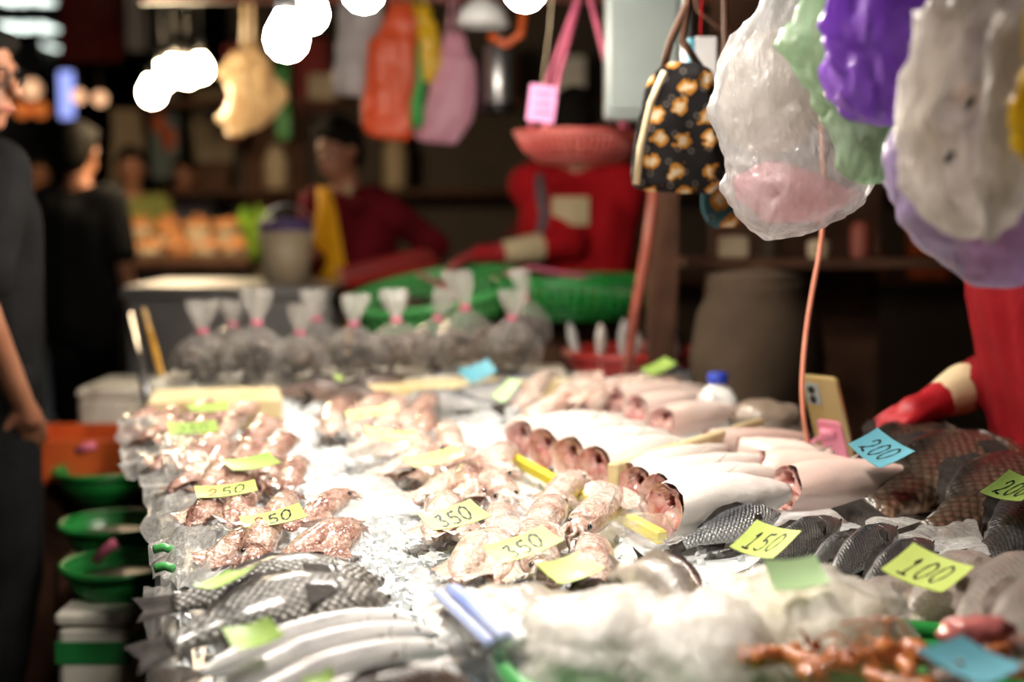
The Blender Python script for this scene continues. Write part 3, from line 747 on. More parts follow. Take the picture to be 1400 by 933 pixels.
# ------------------------------------------------------------------ foam and trays
def slab(name, pts, z0, h, th, mat, label, cat, ch=.004):
    """upright or flat slab along a line of two pixels on height z0"""
    a, b_ = P(*pts[0], z=z0), P(*pts[1], z=z0); X = (b_ - a); L = X.length
    rot = Matrix.Rotation(math.atan2(X.y, X.x), 3, 'Z'); c = (a + b_) / 2
    o = mk(name, *box((0, 0, h / 2), (L, th, h), rot, ch), mat, None, False); o.location = (c.x, c.y, z0)
    return tag(o, label, cat)
slab('foam_divider', [(836, 705), (1040, 632)], .865, .085, .018, 'old_styrofoam', 'tan foam divider standing between the two batches of headless fish', 'foam board')
slab('foam_block', [(205, 585), (385, 580)], .86, .075, .20, 'old_styrofoam', 'tan foam block in front of the clam bags at the aisle edge', 'foam block', .008)
slab('foam_block', [(500, 560), (770, 545)], .86, .06, .12, 'old_styrofoam', 'tan foam block behind the grey fish and under the clam bags', 'foam block', .008)
slab('foam_block', [(1000, 600), (1095, 600)], .86, .05, .10, 'styrofoam', 'small white foam block under the wrapped fish by the phone', 'foam block', .008)
slab('yellow_strip', [(698, 633), (785, 681)], .885, .020, .016, 'yellow_plastic', 'bright yellow foam strip below the far headless fish', 'strip', .003)
slab('yellow_strip', [(790, 683), (905, 745)], .880, .020, .018, 'yellow_plastic', 'bright yellow foam strip half inside the clear bag', 'strip', .003)

# ------------------------------------------------------------------ films lying on the table
def film(name, px, zs, amp, freq, seed, mat, label, nu=44, nv=44, cat='plastic film'):
    c = [P(x, y, z=z) for (x, y), z in zip(px, zs)]
    return tag(mk(name, *sheet(c, nu, nv, amp * .75, freq * .55, seed), mat), label, cat)
film('clear_bag', [(755, 655), (850, 668), (945, 748), (865, 762)], [.90, .91, .90, .89], .035, 18, 3, 'clear_film', 'crumpled clear bag over the yellow foam strip', cat='bag')
film('clear_bag', [(195, 655), (262, 650), (300, 790), (205, 800)], [.885, .90, .91, .86], .03, 18, 8, 'milky_film', 'crumpled clear bag with green marks at the aisle edge', cat='bag')
film('clear_bag', [(157, 575), (215, 570), (240, 650), (170, 660)], [.90, .905, .90, .87], .03, 20, 12, 'milky_film', 'crumpled shiny bag at the corner of the squid rows', cat='bag')
film('clear_bag', [(440, 655), (520, 640), (580, 705), (470, 715)], [.905, .905, .90, .90], .02, 14, 15, 'milky_film', 'ice bag with a blue smudge between the squid columns', cat='bag')
film('clear_bag', [(1180, 720), (1330, 700), (1345, 770), (1215, 790)], [.90, .90, .90, .89], .03, 16, 41, 'milky_film', 'crumpled clear bag between the 100 card and the dark tilapia', cat='bag')
film('clear_bag', [(555, 790), (640, 800), (690, 920), (600, 900)], [.89, .90, .89, .88], .035, 18, 51, 'milky_film', 'crumpled clear bag between the white fish and the blue-striped pack', cat='bag')
film('table_liner', [(198, 800), (235, 800), (245, 960), (196, 960)], [.88, .90, .90, .82], .02, 18, 61, 'milky_film', 'cloudy plastic liner hanging at the table edge under the tilapia tails', cat='plastic liner')
film('clear_film_sheet', [(262, 720), (310, 722), (340, 770), (285, 785)], [.905, .91, .90, .89], .02, 20, 21, 'clear_film', 'scrap of clear film over the brown squid by the clearest 250 card')
film('clear_film_sheet', [(635, 690), (730, 675), (770, 705), (680, 722)], [.915, .92, .91, .91], .02, 20, 31, 'clear_film', 'scrap of clear film over the pale squid between the two 350 cards')
film('clear_film_sheet', [(460, 580), (520, 572), (560, 640), (490, 650)], [.94, .94, .93, .92], .02, 20, 35, 'clear_film', 'scrap of clear film over the far pale squid')
film('clear_film_sheet', [(215, 590), (270, 585), (290, 650), (230, 660)], [.935, .935, .92, .91], .02, 20, 37, 'clear_film', 'scrap of clear film over the far brown squid')
# green foam net showing in the bag at the aisle edge
for i, (px, py) in enumerate(((222, 752), (224, 778))):
    c = P(px, py, z=.893); tag(mk('green_stamp', *tube([c + V3((-.012, 0, 0)), c + V3((0, .006, .002)), c + V3((.012, 0, 0))], .006, 8), 'lime_plastic'), 'bright green plastic tag inside the bag at the aisle edge', 'tag', 'green tags in the aisle bag')

# ------------------------------------------------------------------ price cards
def spline(pts, n=6):
    out = []
    for i in range(len(pts) - 1):
        p0 = pts[max(i - 1, 0)]; p1 = pts[i]; p2 = pts[i + 1]; p3 = pts[min(i + 2, len(pts) - 1)]
        for s in range(n):
            t = s / n
            out.append(tuple(.5 * (2 * p1[k] + (p2[k] - p0[k]) * t + (2 * p0[k] - 5 * p1[k] + 4 * p2[k] - p3[k]) * t * t + (3 * p1[k] - p0[k] - 3 * p2[k] + p3[k]) * t ** 3) for k in (0, 1)))
    out.append(pts[-1]); return out
GL = {'0': [[(.62, .97), (.30, .85), (.12, .45), (.25, .08), (.55, .05), (.85, .40), (.88, .80), (.62, .97), (.48, .93)]],
      '1': [[(.30, .72), (.55, .97), (.50, .5), (.46, .04)], [(.10, .05), (.45, .03), (.85, .07)]],
      '2': [[(.18, .70), (.30, .92), (.60, .97), (.78, .78), (.62, .50), (.30, .20), (.10, .08), (.22, .22), (.45, .10), (.92, .06)]],
      '3': [[(.18, .85), (.45, .97), (.75, .93), (.45, .58), (.80, .45), (.78, .18), (.45, .02), (.12, .10)]],
      '5': [[(.34, .92), (.25, .55), (.55, .62), (.85, .42), (.75, .12), (.42, .02), (.12, .10)], [(.34, .92), (.60, .93), (.92, .98)]]}
def card(q, z, mat, label, text=None, tilt=24, ink='ink', tw=.13, curl=.004, group=None):
    """q: pixel corners TL, TR, BR, BL of the card on a plane tilted towards the aisle end"""
    cx = sum(p[0] for p in q) / 4; cy = sum(p[1] for p in q) / 4; c = P(cx, cy, z=z)
    tr = math.radians(tilt); n = V3((0, -math.sin(tr), math.cos(tr)))
    K = [PPL(x, y, c, n) for x, y in q]
    t = empty('price_card', c, label, 'price card', group)
    def at(u, v, off=0.0):
        p = (K[3] * (1 - u) + K[2] * u) * (1 - v) + (K[0] * (1 - u) + K[1] * u) * v
        return p - c + n * (off + curl * (u - .5) ** 2 * 4 + curl * .5 * (v - .5) ** 2 * 4)
    nu, nv = 8, 6; V = []
    for s in (0, -.0012):
        V += [at(i / nu, j / nv, s) for i in range(nu + 1) for j in range(nv + 1)]
    W = nv + 1; H_ = (nu + 1) * W; F = []
    for i in range(nu):
        for j in range(nv):
            a = (i * W + j, (i + 1) * W + j, (i + 1) * W + j + 1, i * W + j + 1); F.append(a); F.append(tuple(H_ + k for k in reversed(a)))
    rim = [i * W for i in range(nu)] + [nu * W + j for j in range(nv)] + [i * W + nv for i in range(nu, 0, -1)] + [j for j in range(nv, 0, -1)]
    for i in range(len(rim)):
        a, b_ = rim[i], rim[(i + 1) % len(rim)]; F.append((b_, a, H_ + a, H_ + b_))
    mk('card', V, F, mat, t, False)
    if text:
        m = len(text); x0, w_ = .17, .66
        for i, ch in enumerate(text):
            ps = []
            for st in GL[ch]:
                sp = spline(st); V, F = [], []
                for k, (a, b_) in enumerate(sp):
                    a2, b2 = sp[min(k + 1, len(sp) - 1)], sp[max(k - 1, 0)]
                    dx, dy = a2[0] - b2[0], (a2[1] - b2[1]) * 1.3; l = math.hypot(dx, dy) or 1
                    th = tw * .85 * (.75 + .25 * math.sin(k * .9))
                    for s in (1, -1):
                        gx, gy = a - dy / l * th * s, b_ + dx / l * th * s * .75
                        u = x0 + w_ * (i + .06 + .86 * (gx + (gy - .5) * .14)) / m; v = .17 + .64 * gy + .05 * (i - 1)
                        V.append(at(u, v, .0005))
                    if k: F.append((2 * k - 2, 2 * k, 2 * k + 1, 2 * k - 1))
                ps.append((V, F))
            mk('digit', *join(ps), ink if not (ink == 'ink_red' and i) else 'ink', t, False)
    return t
ZC = .932
card([(256, 556), (311, 551), (314, 562), (261, 565)], .94, 'card_green', 'green price card in front of the foam block at the aisle edge')
card([(228, 581), (295, 578), (300, 592), (234, 597)], .935, 'card_green', 'shiny green price card on the second far row of brown squid', '250', tw=.09)
card([(302, 633), (367, 622), (385, 636), (320, 647)], .935, 'card_green', 'blank green price card reflecting the lamp on brown squid')
card([(266, 669), (349, 660), (353, 675), (270, 685)], .935, 'card_yellow', 'yellow-green 250 card lying flat among brown squid', '250', ink='ink_red', tw=.1)
card([(327, 711), (409, 692), (421, 711), (335, 726)], .935, 'card_yellow', 'yellow-green 250 card with reddish 2 above the tilapia', '250', ink='ink_red', tw=.13)
card([(311, 786), (355, 777), (304, 808), (264, 807)], .945, 'card_green', 'folded leaf-green card slipped between the two tilapia', tilt=10)
card([(304, 865), (368, 849), (390, 874), (323, 895)], .945, 'card_green', 'leaf-green card on the long white fish')
card([(414, 933), (453, 916), (458, 935), (420, 950)], .955, 'card_green', 'leaf-green card edge beside the brown mottled fish')
card([(410, 522), (466, 515), (470, 523), (414, 530)], .93, 'card_green', 'thin green card among the brown curled fish')
card([(472, 566), (541, 553), (546, 564), (477, 576)], .945, 'card_yellow', 'yellow-green card on the farthest rows of pale squid', '350', tw=.08)
card([(498, 586), (567, 593), (575, 605), (506, 603)], .94, 'card_yellow', 'slanting yellow-green card amid the pale squid', '350', tw=.09)
card([(550, 629), (622, 613), (636, 627), (567, 643)], .938, 'card_yellow', 'glaring pale yellow card on pale squid', '350', tw=.05)
card([(570, 707), (643, 687), (673, 710), (593, 730)], .942, 'card_yellow', 'smaller yellow 350 card on pale squid, next to the open ice', '350', tw=.14)
card([(659, 752), (741, 723), (771, 744), (688, 775)], .945, 'card_yellow', 'larger yellow 350 card on pale squid', '350', tw=.14)
card([(732, 776), (791, 759), (826, 782), (765, 804)], .94, 'card_yellow', 'blank bright yellow card below the larger 350 card')
card([(1034, 716), (1095, 731), (1056, 769), (997, 753)], .945, 'card_yellow', 'yellow-green 150 card on the silver bream', '150', tilt=20, tw=.09)
card([(1043, 770), (1114, 764), (1134, 801), (1058, 812)], .99, 'card_pale', 'pale green card on top of the bagged white meat', tilt=38)
card([(1248, 748), (1331, 781), (1287, 816), (1203, 784)], .95, 'card_yellow', 'yellow-green 100 card on the pale fish', '100', tilt=20, tw=.09)
card([(1313, 875), (1400, 916), (1345, 945), (1251, 896)], .965, 'card_blue', 'loose blue card lying by the orange shrimp', tilt=20)
card([(1199, 589), (1250, 621), (1202, 644), (1159, 611)], .985, 'card_blue', 'blue 200 card on the dark tilapia', '200', tilt=30, tw=.10)
card([(1379, 647), (1435, 665), (1395, 690), (1339, 677)], .965, 'card_green', 'green 200 card on the orange-bellied dark tilapia', '200', tilt=20, tw=.10)
card([(625, 508), (667, 493), (680, 510), (644, 527)], .955, 'card_blue', 'small pale blue card on the grey fish', tilt=35)
card([(697, 519), (713, 522), (689, 553), (672, 543)], .95, 'card_pale', 'small pale green card tilted against the grey fish', tilt=35)
card([(875, 507), (909, 491), (925, 499), (893, 516)], .965, 'card_green', 'small green card in front of the red fish basket', tilt=20)

# ------------------------------------------------------------------ jug, phone, stand, cable
c = P(980, 592, z=.875); t = empty('milk_jug', c, 'small translucent white jug with dark blue cap behind the headless fish', 'jug')
def sq(r, z, e=4, n=28):
    o = []
    for j in range(n):
        a = 2 * PI * j / n + PI / 5; ca, sa = math.cos(a), math.sin(a); k = (abs(ca) ** e + abs(sa) ** e) ** (-1 / e); o.append(V3((ca * k * r, sa * k * r, z)))
    return o
mk('jug_body', *rings([sq(.034, 0), sq(.040, .006), sq(.041, .06), sq(.038, .078), sq(.028, .094, 3), sq(.018, .102, 2), sq(.018, .112, 2)]), 'jug_plastic', t)
mk('grip', *tube([(-.018, -.036, .095), (-.016, -.044, .08), (-.016, -.045, .05), (-.016, -.040, .03)], .007, 8), 'jug_plastic', t)
cp = mk('cap', *lathe([(.020, .106), (.021, .108), (.021, .126), (.018, .129), (.004, .1295)], 28, cap0=True, cap1=True, wob=lambda a, v: 1 + .012 * math.cos(28 * a)), 'blue_cap', t)
# phone leaning on the stand
c = P(1146, 628, z=.885); t = empty('mobile_phone', c, 'mobile phone in a gold-brown case leaning on a pink stand', 'phone')
X = V3((.65, -.76, 0)).normalized(); Yv = V3((-.30, -.26, 1)).normalized(); Yv = (Yv - X * Yv.dot(X)).normalized(); Zv = X.cross(Yv)
M3 = Matrix((X, Yv, Zv)).transposed()
def rr_(w_, h_, r, z, n=6):
    o = []
    for cx_, cy_, a0 in ((w_ - r, h_ - r, 0), (-w_ + r, h_ - r, 1), (-w_ + r, -h_ + r, 2), (w_ - r, -h_ + r, 3)):
        for i in range(n):
            a = PI / 2 * (a0 + i / (n - 1)); o.append(V3((cx_ + r * math.cos(a), cy_ + r * math.sin(a), z)))
    return o
def loc(v, off=(0, .085, 0)): return [M3 @ (p + V3(off)) for p in v]
PW, PH = .040, .088
mk('case', *rings([loc(rr_(PW - .002, PH - .002, .010, .005)), loc(rr_(PW, PH, .011, .003)), loc(rr_(PW, PH, .011, -.003)), loc(rr_(PW - .002, PH - .002, .010, -.005))]), 'phone_case', t, False)
lp = mk('camera_plate', *rings([loc(rr_(.016, .022, .005, .0045), (-.018, .085 + .052, 0)), loc(rr_(.015, .021, .005, .0075), (-.018, .085 + .052, 0))]), 'lens_plate', t, False)
for dy in (.010, -.010):
    mk('lens', *rings([loc([V3((.0075 * math.cos(2 * PI * j / 18), .0075 * math.sin(2 * PI * j / 18), z)) for j in range(18)], (-.018, .137 + dy, 0)) for z in (.007, .0095)]), 'lens_glass', lp, False)
mk('screen', *rings([loc(rr_(PW - .004, PH - .004, .008, -.0048)), loc(rr_(PW - .005, PH - .005, .008, -.0056))]), 'lens_glass', t, False)
t2 = empty('phone_stand', c, 'pink plastic folding phone stand holding the phone', 'phone stand')
def pl(pts, r): return [M3 @ V3(p) for p in pts], r
mk('back_plate', *rings([loc(rr_(.026, .036, .008, .0095), (.004, .048, 0)), loc(rr_(.027, .037, .008, .0075), (.004, .048, 0)), loc(rr_(.027, .037, .008, .0055), (.004, .048, 0))]), 'pink_plastic', t2, False)
for dx in (-.020, .022):
    mk('hook', *tube([M3 @ V3((dx + .004, .018, .008)), M3 @ V3((dx + .004, .002, .009)), M3 @ V3((dx + .004, -.004, .002)), M3 @ V3((dx + .004, -.003, -.014)), M3 @ V3((dx + .004, .006, -.018))], [.006, .006, .006, .006, .004], 8), 'pink_plastic', t2)
mk('hinge', *tube([M3 @ V3((-.014, .062, .012)), M3 @ V3((.018, .062, .012))], .0075, 10), 'pink_plastic', t2)
ft = P(1098, 615, z=.885) - c
mk('prop_leg', *tube([M3 @ V3((.0, .062, .014)), ft.lerp(M3 @ V3((0, .062, .014)), .5), ft], [.007, .006, .005], 8), 'pink_plastic', t2)
mk('foot', *box(ft + V3((0, 0, .004)), (.02, .05, .008), None, .002), 'jug_plastic', t2, False)
pts = []
for px, py, d in [(1112, -60, 2.42), (1112, 0, 2.42), (1120, 120, 2.42), (1127, 240, 2.42), (1124, 330, 2.42), (1112, 390, 2.42), (1102, 450, 2.41), (1096, 520, 2.40), (1098, 570, 2.40), (1104, 602, 2.42), (1108, 622, 2.45)]: pts.append((px, py, d))
sp_ = []
for i in range(len(pts) - 1):
    for s in range(5):
        a, b_ = pts[i], pts[i + 1]; u = s / 5; sp_.append(P(a[0] + (b_[0] - a[0]) * u, a[1] + (b_[1] - a[1]) * u, d=a[2] + (b_[2] - a[2]) * u))
for _ in range(4): sp_ = [sp_[0]] + [(sp_[i - 1] + sp_[i] * 2 + sp_[i + 1]) / 4 for i in range(1, len(sp_) - 1)] + [sp_[-1]]
tag(mk('charging_cable', *tube(sp_, .0042, 10), 'cable_skin'), 'salmon charging cable hanging down to the phone stand', 'cable')
# wrapped fish next to the jug
V, F = ball((0, 0, 0), 1, 28, 18); c = P(1045, 570, z=.915)
V = [V3((v.x * .075, v.y * .05, v.z * .035)) * (1 + .2 * nz(v, 3, 5)) + c for v in V]
tag(mk('wrapped_fish_parcel', V, F, 'parcel'), 'tan fish parcel in clear wrap on the white foam block', 'fish parcel')

# ------------------------------------------------------------------ baskets and bowls
def basket(name, c, r0, r1, h, mat, label, cat='basket', tiltm=None, nr=48, hoops=5, rim=.010, group=None, solid=False):
    t = empty(name, c, label, cat, group)
    if tiltm is not None: t.rotation_euler = tiltm
    mk('rim', *torus((0, 0, h), r1, rim, 48, 8), mat, t)
    mk('base', *lathe([(.001, 0), (r0, 0), (r0 + .004, .012), (r0, .014), (.001, .008)], 40), mat, t)
    if solid:
        mk('side', *lathe([(r0, .004), (r0 + (r1 - r0) * .55, h * .4), (r1, h), (r1 - .005, h), (r0 + (r1 - r0) * .55 - .004, h * .4), (r0 - .004, .010)], 44), mat, t)
    else:
        ps = []
        for i in range(nr):
            a = 2 * PI * i / nr; e = V3((math.cos(a), math.sin(a), 0))
            ps.append(tube([e * r0 + V3((0, 0, .006)), e * (r0 + (r1 - r0) * .6) + V3((0, 0, h * .45)), e * r1 + V3((0, 0, h))], r1 * PI / nr * .55, 5))
        tag(mk('ribs', *join(ps), mat, t), kind='stuff')
        for k in range(1, hoops):
            u = k / hoops; rr2 = r0 + (r1 - r0) * min(1, (u / .45 * .6 if u < .45 else .6 + (u - .45) / .55 * .4))
            mk('hoop', *torus((0, 0, h * u), rr2, r1 * .018, 40, 6), mat, t)
    return t
# red basket with fish standing in it
c = P(864, 520, z=.875); c.y += .03
basket('fish_basket', c, .13, .185, .075, 'red_plastic', 'dark red round basket holding fish stood on end', hoops=4)
BK = [(795, .16, -.06, -.12), (822, .15, .02, .0), (848, .17, -.05, .03), (872, .15, .05, -.02), (888, .165, -.02, .06), (908, .165, .05, .02), (938, .17, -.03, -.16), (860, .14, -.08, .05)]
for i, (px, L, dy, lean) in enumerate(BK):
    x = c.x + (px - 864) / FPX * c.y; A = V3((x, c.y + dy * .9, .885)); B = A + V3((lean * .3, -.02, L * .95))
    put('pale' if i % 2 else 'silver', frame(A, B, V3((R.uniform(-1, 1), R.uniform(-.5, .5), 0))) @ Matrix.Diagonal((1.05, .9, .9, 1)), 'silvery fish stood snout-up in the red basket', 'fish', 'fish in the red basket')
# stack of green baskets in front of the red-clad vendor
def stand(name, x, y, z, sx, sy, label, mat='styrofoam'):
    o = mk(name, *box((0, 0, z / 2), (sx, sy, z), None, .015), mat, None, False); o.location = (x, y, 0); return tag(o, label, 'box')
c1 = P(600, 400, d=4.7); basket('green_basket', (c1.x, 4.7, c1.z - .09), .24, .29, .10, 'lime_plastic', 'bright green round basket tilted behind the clam bags', tiltm=(math.radians(9), math.radians(-9), 0), rim=.016)
stand('crate_stack', c1.x, 4.75, c1.z - .15, .5, .42, 'dark crate under the bright green basket', 'brown_wood')
c2 = P(785, 390, d=4.55); basket('green_basket', (c2.x, 4.55, c2.z - .10), .22, .265, .12, 'green_plastic', 'dark green mesh basket under the gloved hand', rim=.012)
stand('crate_stack', c2.x, 4.64, c2.z - .105, .42, .26, 'dark crate under the dark green basket', 'brown_wood')
mk_ = P(780, 385, d=4.15)
tag(mk('dark_fish_heap', *sheet([V3((c2.x - .18, 4.4, c2.z - .03)), V3((c2.x + .18, 4.4, c2.z - .03)), V3((c2.x + .18, 4.7, c2.z + .01)), V3((c2.x - .18, 4.7, c2.z + .01))], 20, 20, .05, 14, 2), 'clam_shell'), 'heap of dark shellfish filling the dark green basket', 'shellfish', kind='stuff')
tag(mk('light_fish_heap', *sheet([V3((c1.x - .2, 4.55, c1.z - .07)), V3((c1.x + .2, 4.55, c1.z - .05)), V3((c1.x + .2, 4.85, c1.z - .03)), V3((c1.x - .2, 4.85, c1.z - .05))], 20, 20, .05, 14, 9), 'clam_shell'), 'heap of dark shellfish filling the bright green basket', 'shellfish', kind='stuff')
tag(mk('pink_string', *tube([P(690, 376, d=4.42), P(730, 366, d=4.45), P(780, 376, d=4.44), P(800, 378, d=4.42)], .006, 6), 'pink_cord'), 'pink string across the dark green basket', 'string')
tag(mk('pink_string', *tube([P(572, 375, d=4.75), P(600, 388, d=4.65), P(625, 402, d=4.55)], .008, 6), 'pink_cord'), 'pink strap inside the bright green basket', 'string')
# red tray leaning behind the green basket
a = P(530, 372, d=5.3); o = mk('red_tray', *join([box((0, 0, 0), (.42, .30, .02), None, .006), box((0, -.15, .03), (.42, .02, .06), None, .004), box((0, .15, .03), (.42, .02, .06), None, .004), box((-.21, 0, .03), (.02, .3, .06), None, .004), box((.21, 0, .03), (.02, .3, .06), None, .004)]), 'red_plastic', None, False)
o.location = a; o.rotation_euler = (.12, -.22, .2); o.scale = (.8, .8, .6); tag(o, 'dark red plastic tray tilted behind the bright green basket', 'tray')
stand('crate_stack', a.x + .05, 5.35, a.z - .03, .24, .24, 'dark crate under the dark red tray', 'brown_wood')
# hanging coral basket
cb = P(792, 182, d=3.9); t = basket('hanging_basket', (cb.x, 3.9, cb.z - .085), .11, .175, .085, 'coral_plastic', 'coral red shallow basket hanging on pink cords', nr=56, hoops=6, rim=.007)
top = P(800, -30, d=3.9) - V3((cb.x, 3.9, cb.z - .085))
for ang in (.6, 2.5, 4.1, 5.4):
    mk('cord', *tube([(.173 * math.cos(ang), .173 * math.sin(ang), .085), top], .0075, 6), 'pink_cord', t)
# pink card clipped to it
cc = P(741, 142, d=3.75); t = empty('pink_note', cc, 'pink handwritten note hanging in front of the coral basket', 'note')
mk('paper', *box((0, 0, 0), (.072, .003, .095), Matrix.Rotation(.12, 3, 'Y')), 'card_pink', t, False)
for k in range(3): mk('writing_line', *tube([(-.022, -.003, .025 - .024 * k), (-.008, -.003, .029 - .024 * k), (.006, -.003, .022 - .024 * k), (.022, -.003, .026 - .024 * k)], .0022, 5), 'ink', t)
mk('string', *tube([(0, 0, .045), (.02, .0, .20), (.03, 0, .36)], .002, 5), 'kraft', t)
# green bowls by the aisle
for px, py, d, r, lab in ((168, 768, 2.95, .125, 'dark green bowl with a pink strip inside, on the taped foam box'), (160, 712, 3.22, .125, 'dark green bowl in the middle of the aisle bowls'), (140, 640, 3.75, .125, 'dark green bowl with a pink scrap, next to the orange crate')):
    c = P(px, py, d=d); basket('green_bowl', (c.x, d, c.z - .09), .07, r, .085, 'green_plastic', lab, 'bowl', solid=True, rim=.007)
    tag(mk('bowl_contents', *lathe([(.10, -.02), (.07, -.012), (.001, -.004)], 20, (c.x, d, c.z - .015), wob=lambda a, v: 1 + .04 * math.sin(5 * a)), 'clam_shell'), 'dark shellfish in the ' + lab.split(' with')[0].split(' in the')[0] + (' by the tape' if py == 772 else ' between two bowls' if py == 712 else ' by the orange crate'), 'shellfish', kind='stuff')
for px, py, px2, py2, d, lab in ((130, 768, 158, 742, 2.93, 'pink strip lying in the bowl over the taped box'), (105, 618, 130, 610, 3.55, 'pink scrap lying in the bowl by the orange crate')):
    tag(mk('pink_strip', *tube([P(px, py, d=d), P((px + px2) / 2, (py + py2) / 2 - 2, d=d), P(px2, py2, d=d)], .012, 6), 'pink_cord'), lab, 'strip')
def foam_box(px0, px1, ytop, d, dep, h, label, tape=None, mat='styrofoam'):
    a, b_ = P(px0, ytop, d=d), P(px1, ytop, d=d); wd = b_.x - a.x
    t = empty('foam_box', ((a.x + b_.x) / 2, d + dep / 2, a.z - h), label, 'box')
    mk('box_body', *box((0, 0, (h - .03) / 2), (wd, dep, h - .03), None, .012), mat, t, False)
    mk('lid', *box((0, 0, h - .015), (wd + .006, dep + .006, .03), None, .008), mat, t, False)
    if tape: mk('tape', *join([box((0, -dep / 2 - .001, tape), (wd + .004, .004, .045)), box((-wd / 2 - .001, 0, tape), (.004, dep, .045)), box((wd / 2 + .001, 0, tape), (.004, dep, .045))]), 'green_tape', t, False)
    return t
zb = P(150, 838, d=2.8).z
foam_box(76, 172, 838, 2.8, .30, zb, 'white foam box with green tape under the green bowls', P(100, 893, d=2.8).z)
stand('dark_crate', -.92, 3.43, .562, .22, .62, 'dark crate under the two rear green bowls', 'brown_wood')
foam_box(105, 185, 532, 4.2, .35, P(105, 532, d=4.2).z, 'white foam box on the floor side behind the orange crate')
c = P(100, 590, d=3.95); t = empty('orange_crate', (c.x + .05, 3.95, c.z - .12), 'orange plastic crate behind the green bowls', 'crate')
for nm, cc, s in (('side', (0, -.15, .06), (.34, .012, .12)), ('side', (0, .15, .06), (.34, .012, .12)), ('side', (-.17, 0, .06), (.012, .3, .12)), ('side', (.17, 0, .06), (.012, .3, .12)), ('base', (0, 0, .006), (.34, .3, .012))):
    mk(nm, *box(cc, s, None, .003), 'orange_plastic', t, False)
stand('crate_stand', c.x + .05, 3.95, c.z - .12, .36, .32, 'dark box carrying the orange crate', 'brown_wood')
# bamboo sticks and edge rod at the corner
tag(mk('bamboo_stick', *tube([P(196, 425, d=3.9), P(212, 480, d=3.75), P(232, 560, d=3.6)], .010, 8), 'bamboo'), 'yellow bamboo stick leaning at the table corner', 'stick')
tag(mk('steel_rod', *tube([P(178, 432, d=4.1), P(205, 560, d=3.55)], .012, 8), 'steel'), 'thin steel rod along the table corner', 'rod')

# ------------------------------------------------------------------ clam bags
def clam_bag(px, py, wpx, hpx, d, lab, seed):
    c = P(px, py, d=d); r = wpx / 2 / FPX * d; h = hpx / FPX * d
    t = empty('clam_bag', c, lab, 'bag', 'knotted clam bags'); t.rotation_euler = (0, .16 * math.sin(seed * 2.3), seed)
    ps = []
    rr2 = random.Random(seed)
    for i in range(46):
        a = rr2.uniform(0, 2 * PI); q = math.sqrt(rr2.random()) * .86; z = rr2.uniform(.05, .42) * h
        k = math.sin(PI * min(.95, .25 + z / h)) ** .5
        ps.append(ball((math.cos(a) * q * r * k, math.sin(a) * q * r * k * .9, z), .017 * rr2.uniform(.8, 1.2), 8, 5, (1, .8, .5), Matrix.Rotation(rr2.uniform(0, 3), 3, V3((rr2.random(), rr2.random(), .2)).normalized())))
    tag(mk('clams', *join(ps), 'clam_shell', t), kind='stuff')
    prof = [(.05 * r, 0), (.8 * r, .02 * h), (1.0 * r, .14 * h), (1.02 * r, .28 * h), (.90 * r, .40 * h), (.55 * r, .52 * h), (.16 * r, .62 * h)]
    P2 = []
    for i in range(len(prof) - 1):
        for s in range(4): u = s / 4; P2.append(tuple(prof[i][k] + (prof[i + 1][k] - prof[i][k]) * u for k in (0, 1)))
    P2.append(prof[-1])
    mk('film', *lathe(P2, 36, wob=lambda a, v: 1 + .10 * (.3 + v) * math.sin(9 * a + seed) + .06 * math.sin(4 * a + 5 * v + seed)), 'bag_film', t)
    mk('tie', *lathe([(.13 * r, .60 * h), (.20 * r, .615 * h), (.20 * r, .65 * h), (.13 * r, .665 * h)], 14), 'pink_cord', t)
    la = rr2.uniform(-.3, .3) * r
    V, F = lathe([(.14 * r, .65 * h), (.24 * r, .72 * h), (.36 * r, .82 * h), (.44 * r, .93 * h), (.40 * r, 1.0 * h)], 28, wob=lambda a, v: 1 + .3 * v * math.sin(5 * a + seed))
    V = [v + V3((la * max(0, (v.z / h - .65) / .35) ** 1.3, 0, 0)) for v in V]
    mk('bag_top', V, F, 'milky_film', t)
for i, (px, py, w_, h_, d) in enumerate([(278, 525, 86, 115, 3.55), (346, 522, 88, 128, 3.5), (408, 522, 78, 110, 3.55), (440, 505, 70, 110, 3.85), (486, 512, 80, 110, 3.6), (545, 512, 84, 118, 3.6), (590, 505, 78, 112, 3.75), (640, 508, 84, 140, 3.65), (700, 500, 80, 105, 3.65), (728, 478, 56, 112, 3.8), (312, 500, 74, 90, 3.85)]):
    clam_bag(px, py, w_, h_, d, 'knotted clear bag of dark clams, ' + ORD[(0, 2, 3, 4, 5, 6, 7, 8, 9, 10, 1)[i]] + ' from the bamboo stick', i)
for x0, x1, d, lab in ((225, 480, 3.7, 'long foam tray under the clam bags by the aisle'), (470, 775, 3.75, 'long foam tray under the clam bags by the red basket')):
    a, b_ = P(x0, 520, d=d), P(x1, 520, d=d)
    o = mk('foam_tray', *box((0, 0, 0), (b_.x - a.x, .34, .04), None, .01), 'styrofoam', None, False); o.location = ((a.x + b_.x) / 2, d, .90); tag(o, lab, 'tray')
    o = mk('foam_riser', *box((0, 0, 0), (b_.x - a.x - .03, .30, .06), None, .01), 'old_styrofoam', None, False); o.location = ((a.x + b_.x) / 2, d, .852); tag(o, lab.replace('long foam tray', 'foam riser below the tray'), 'tray')

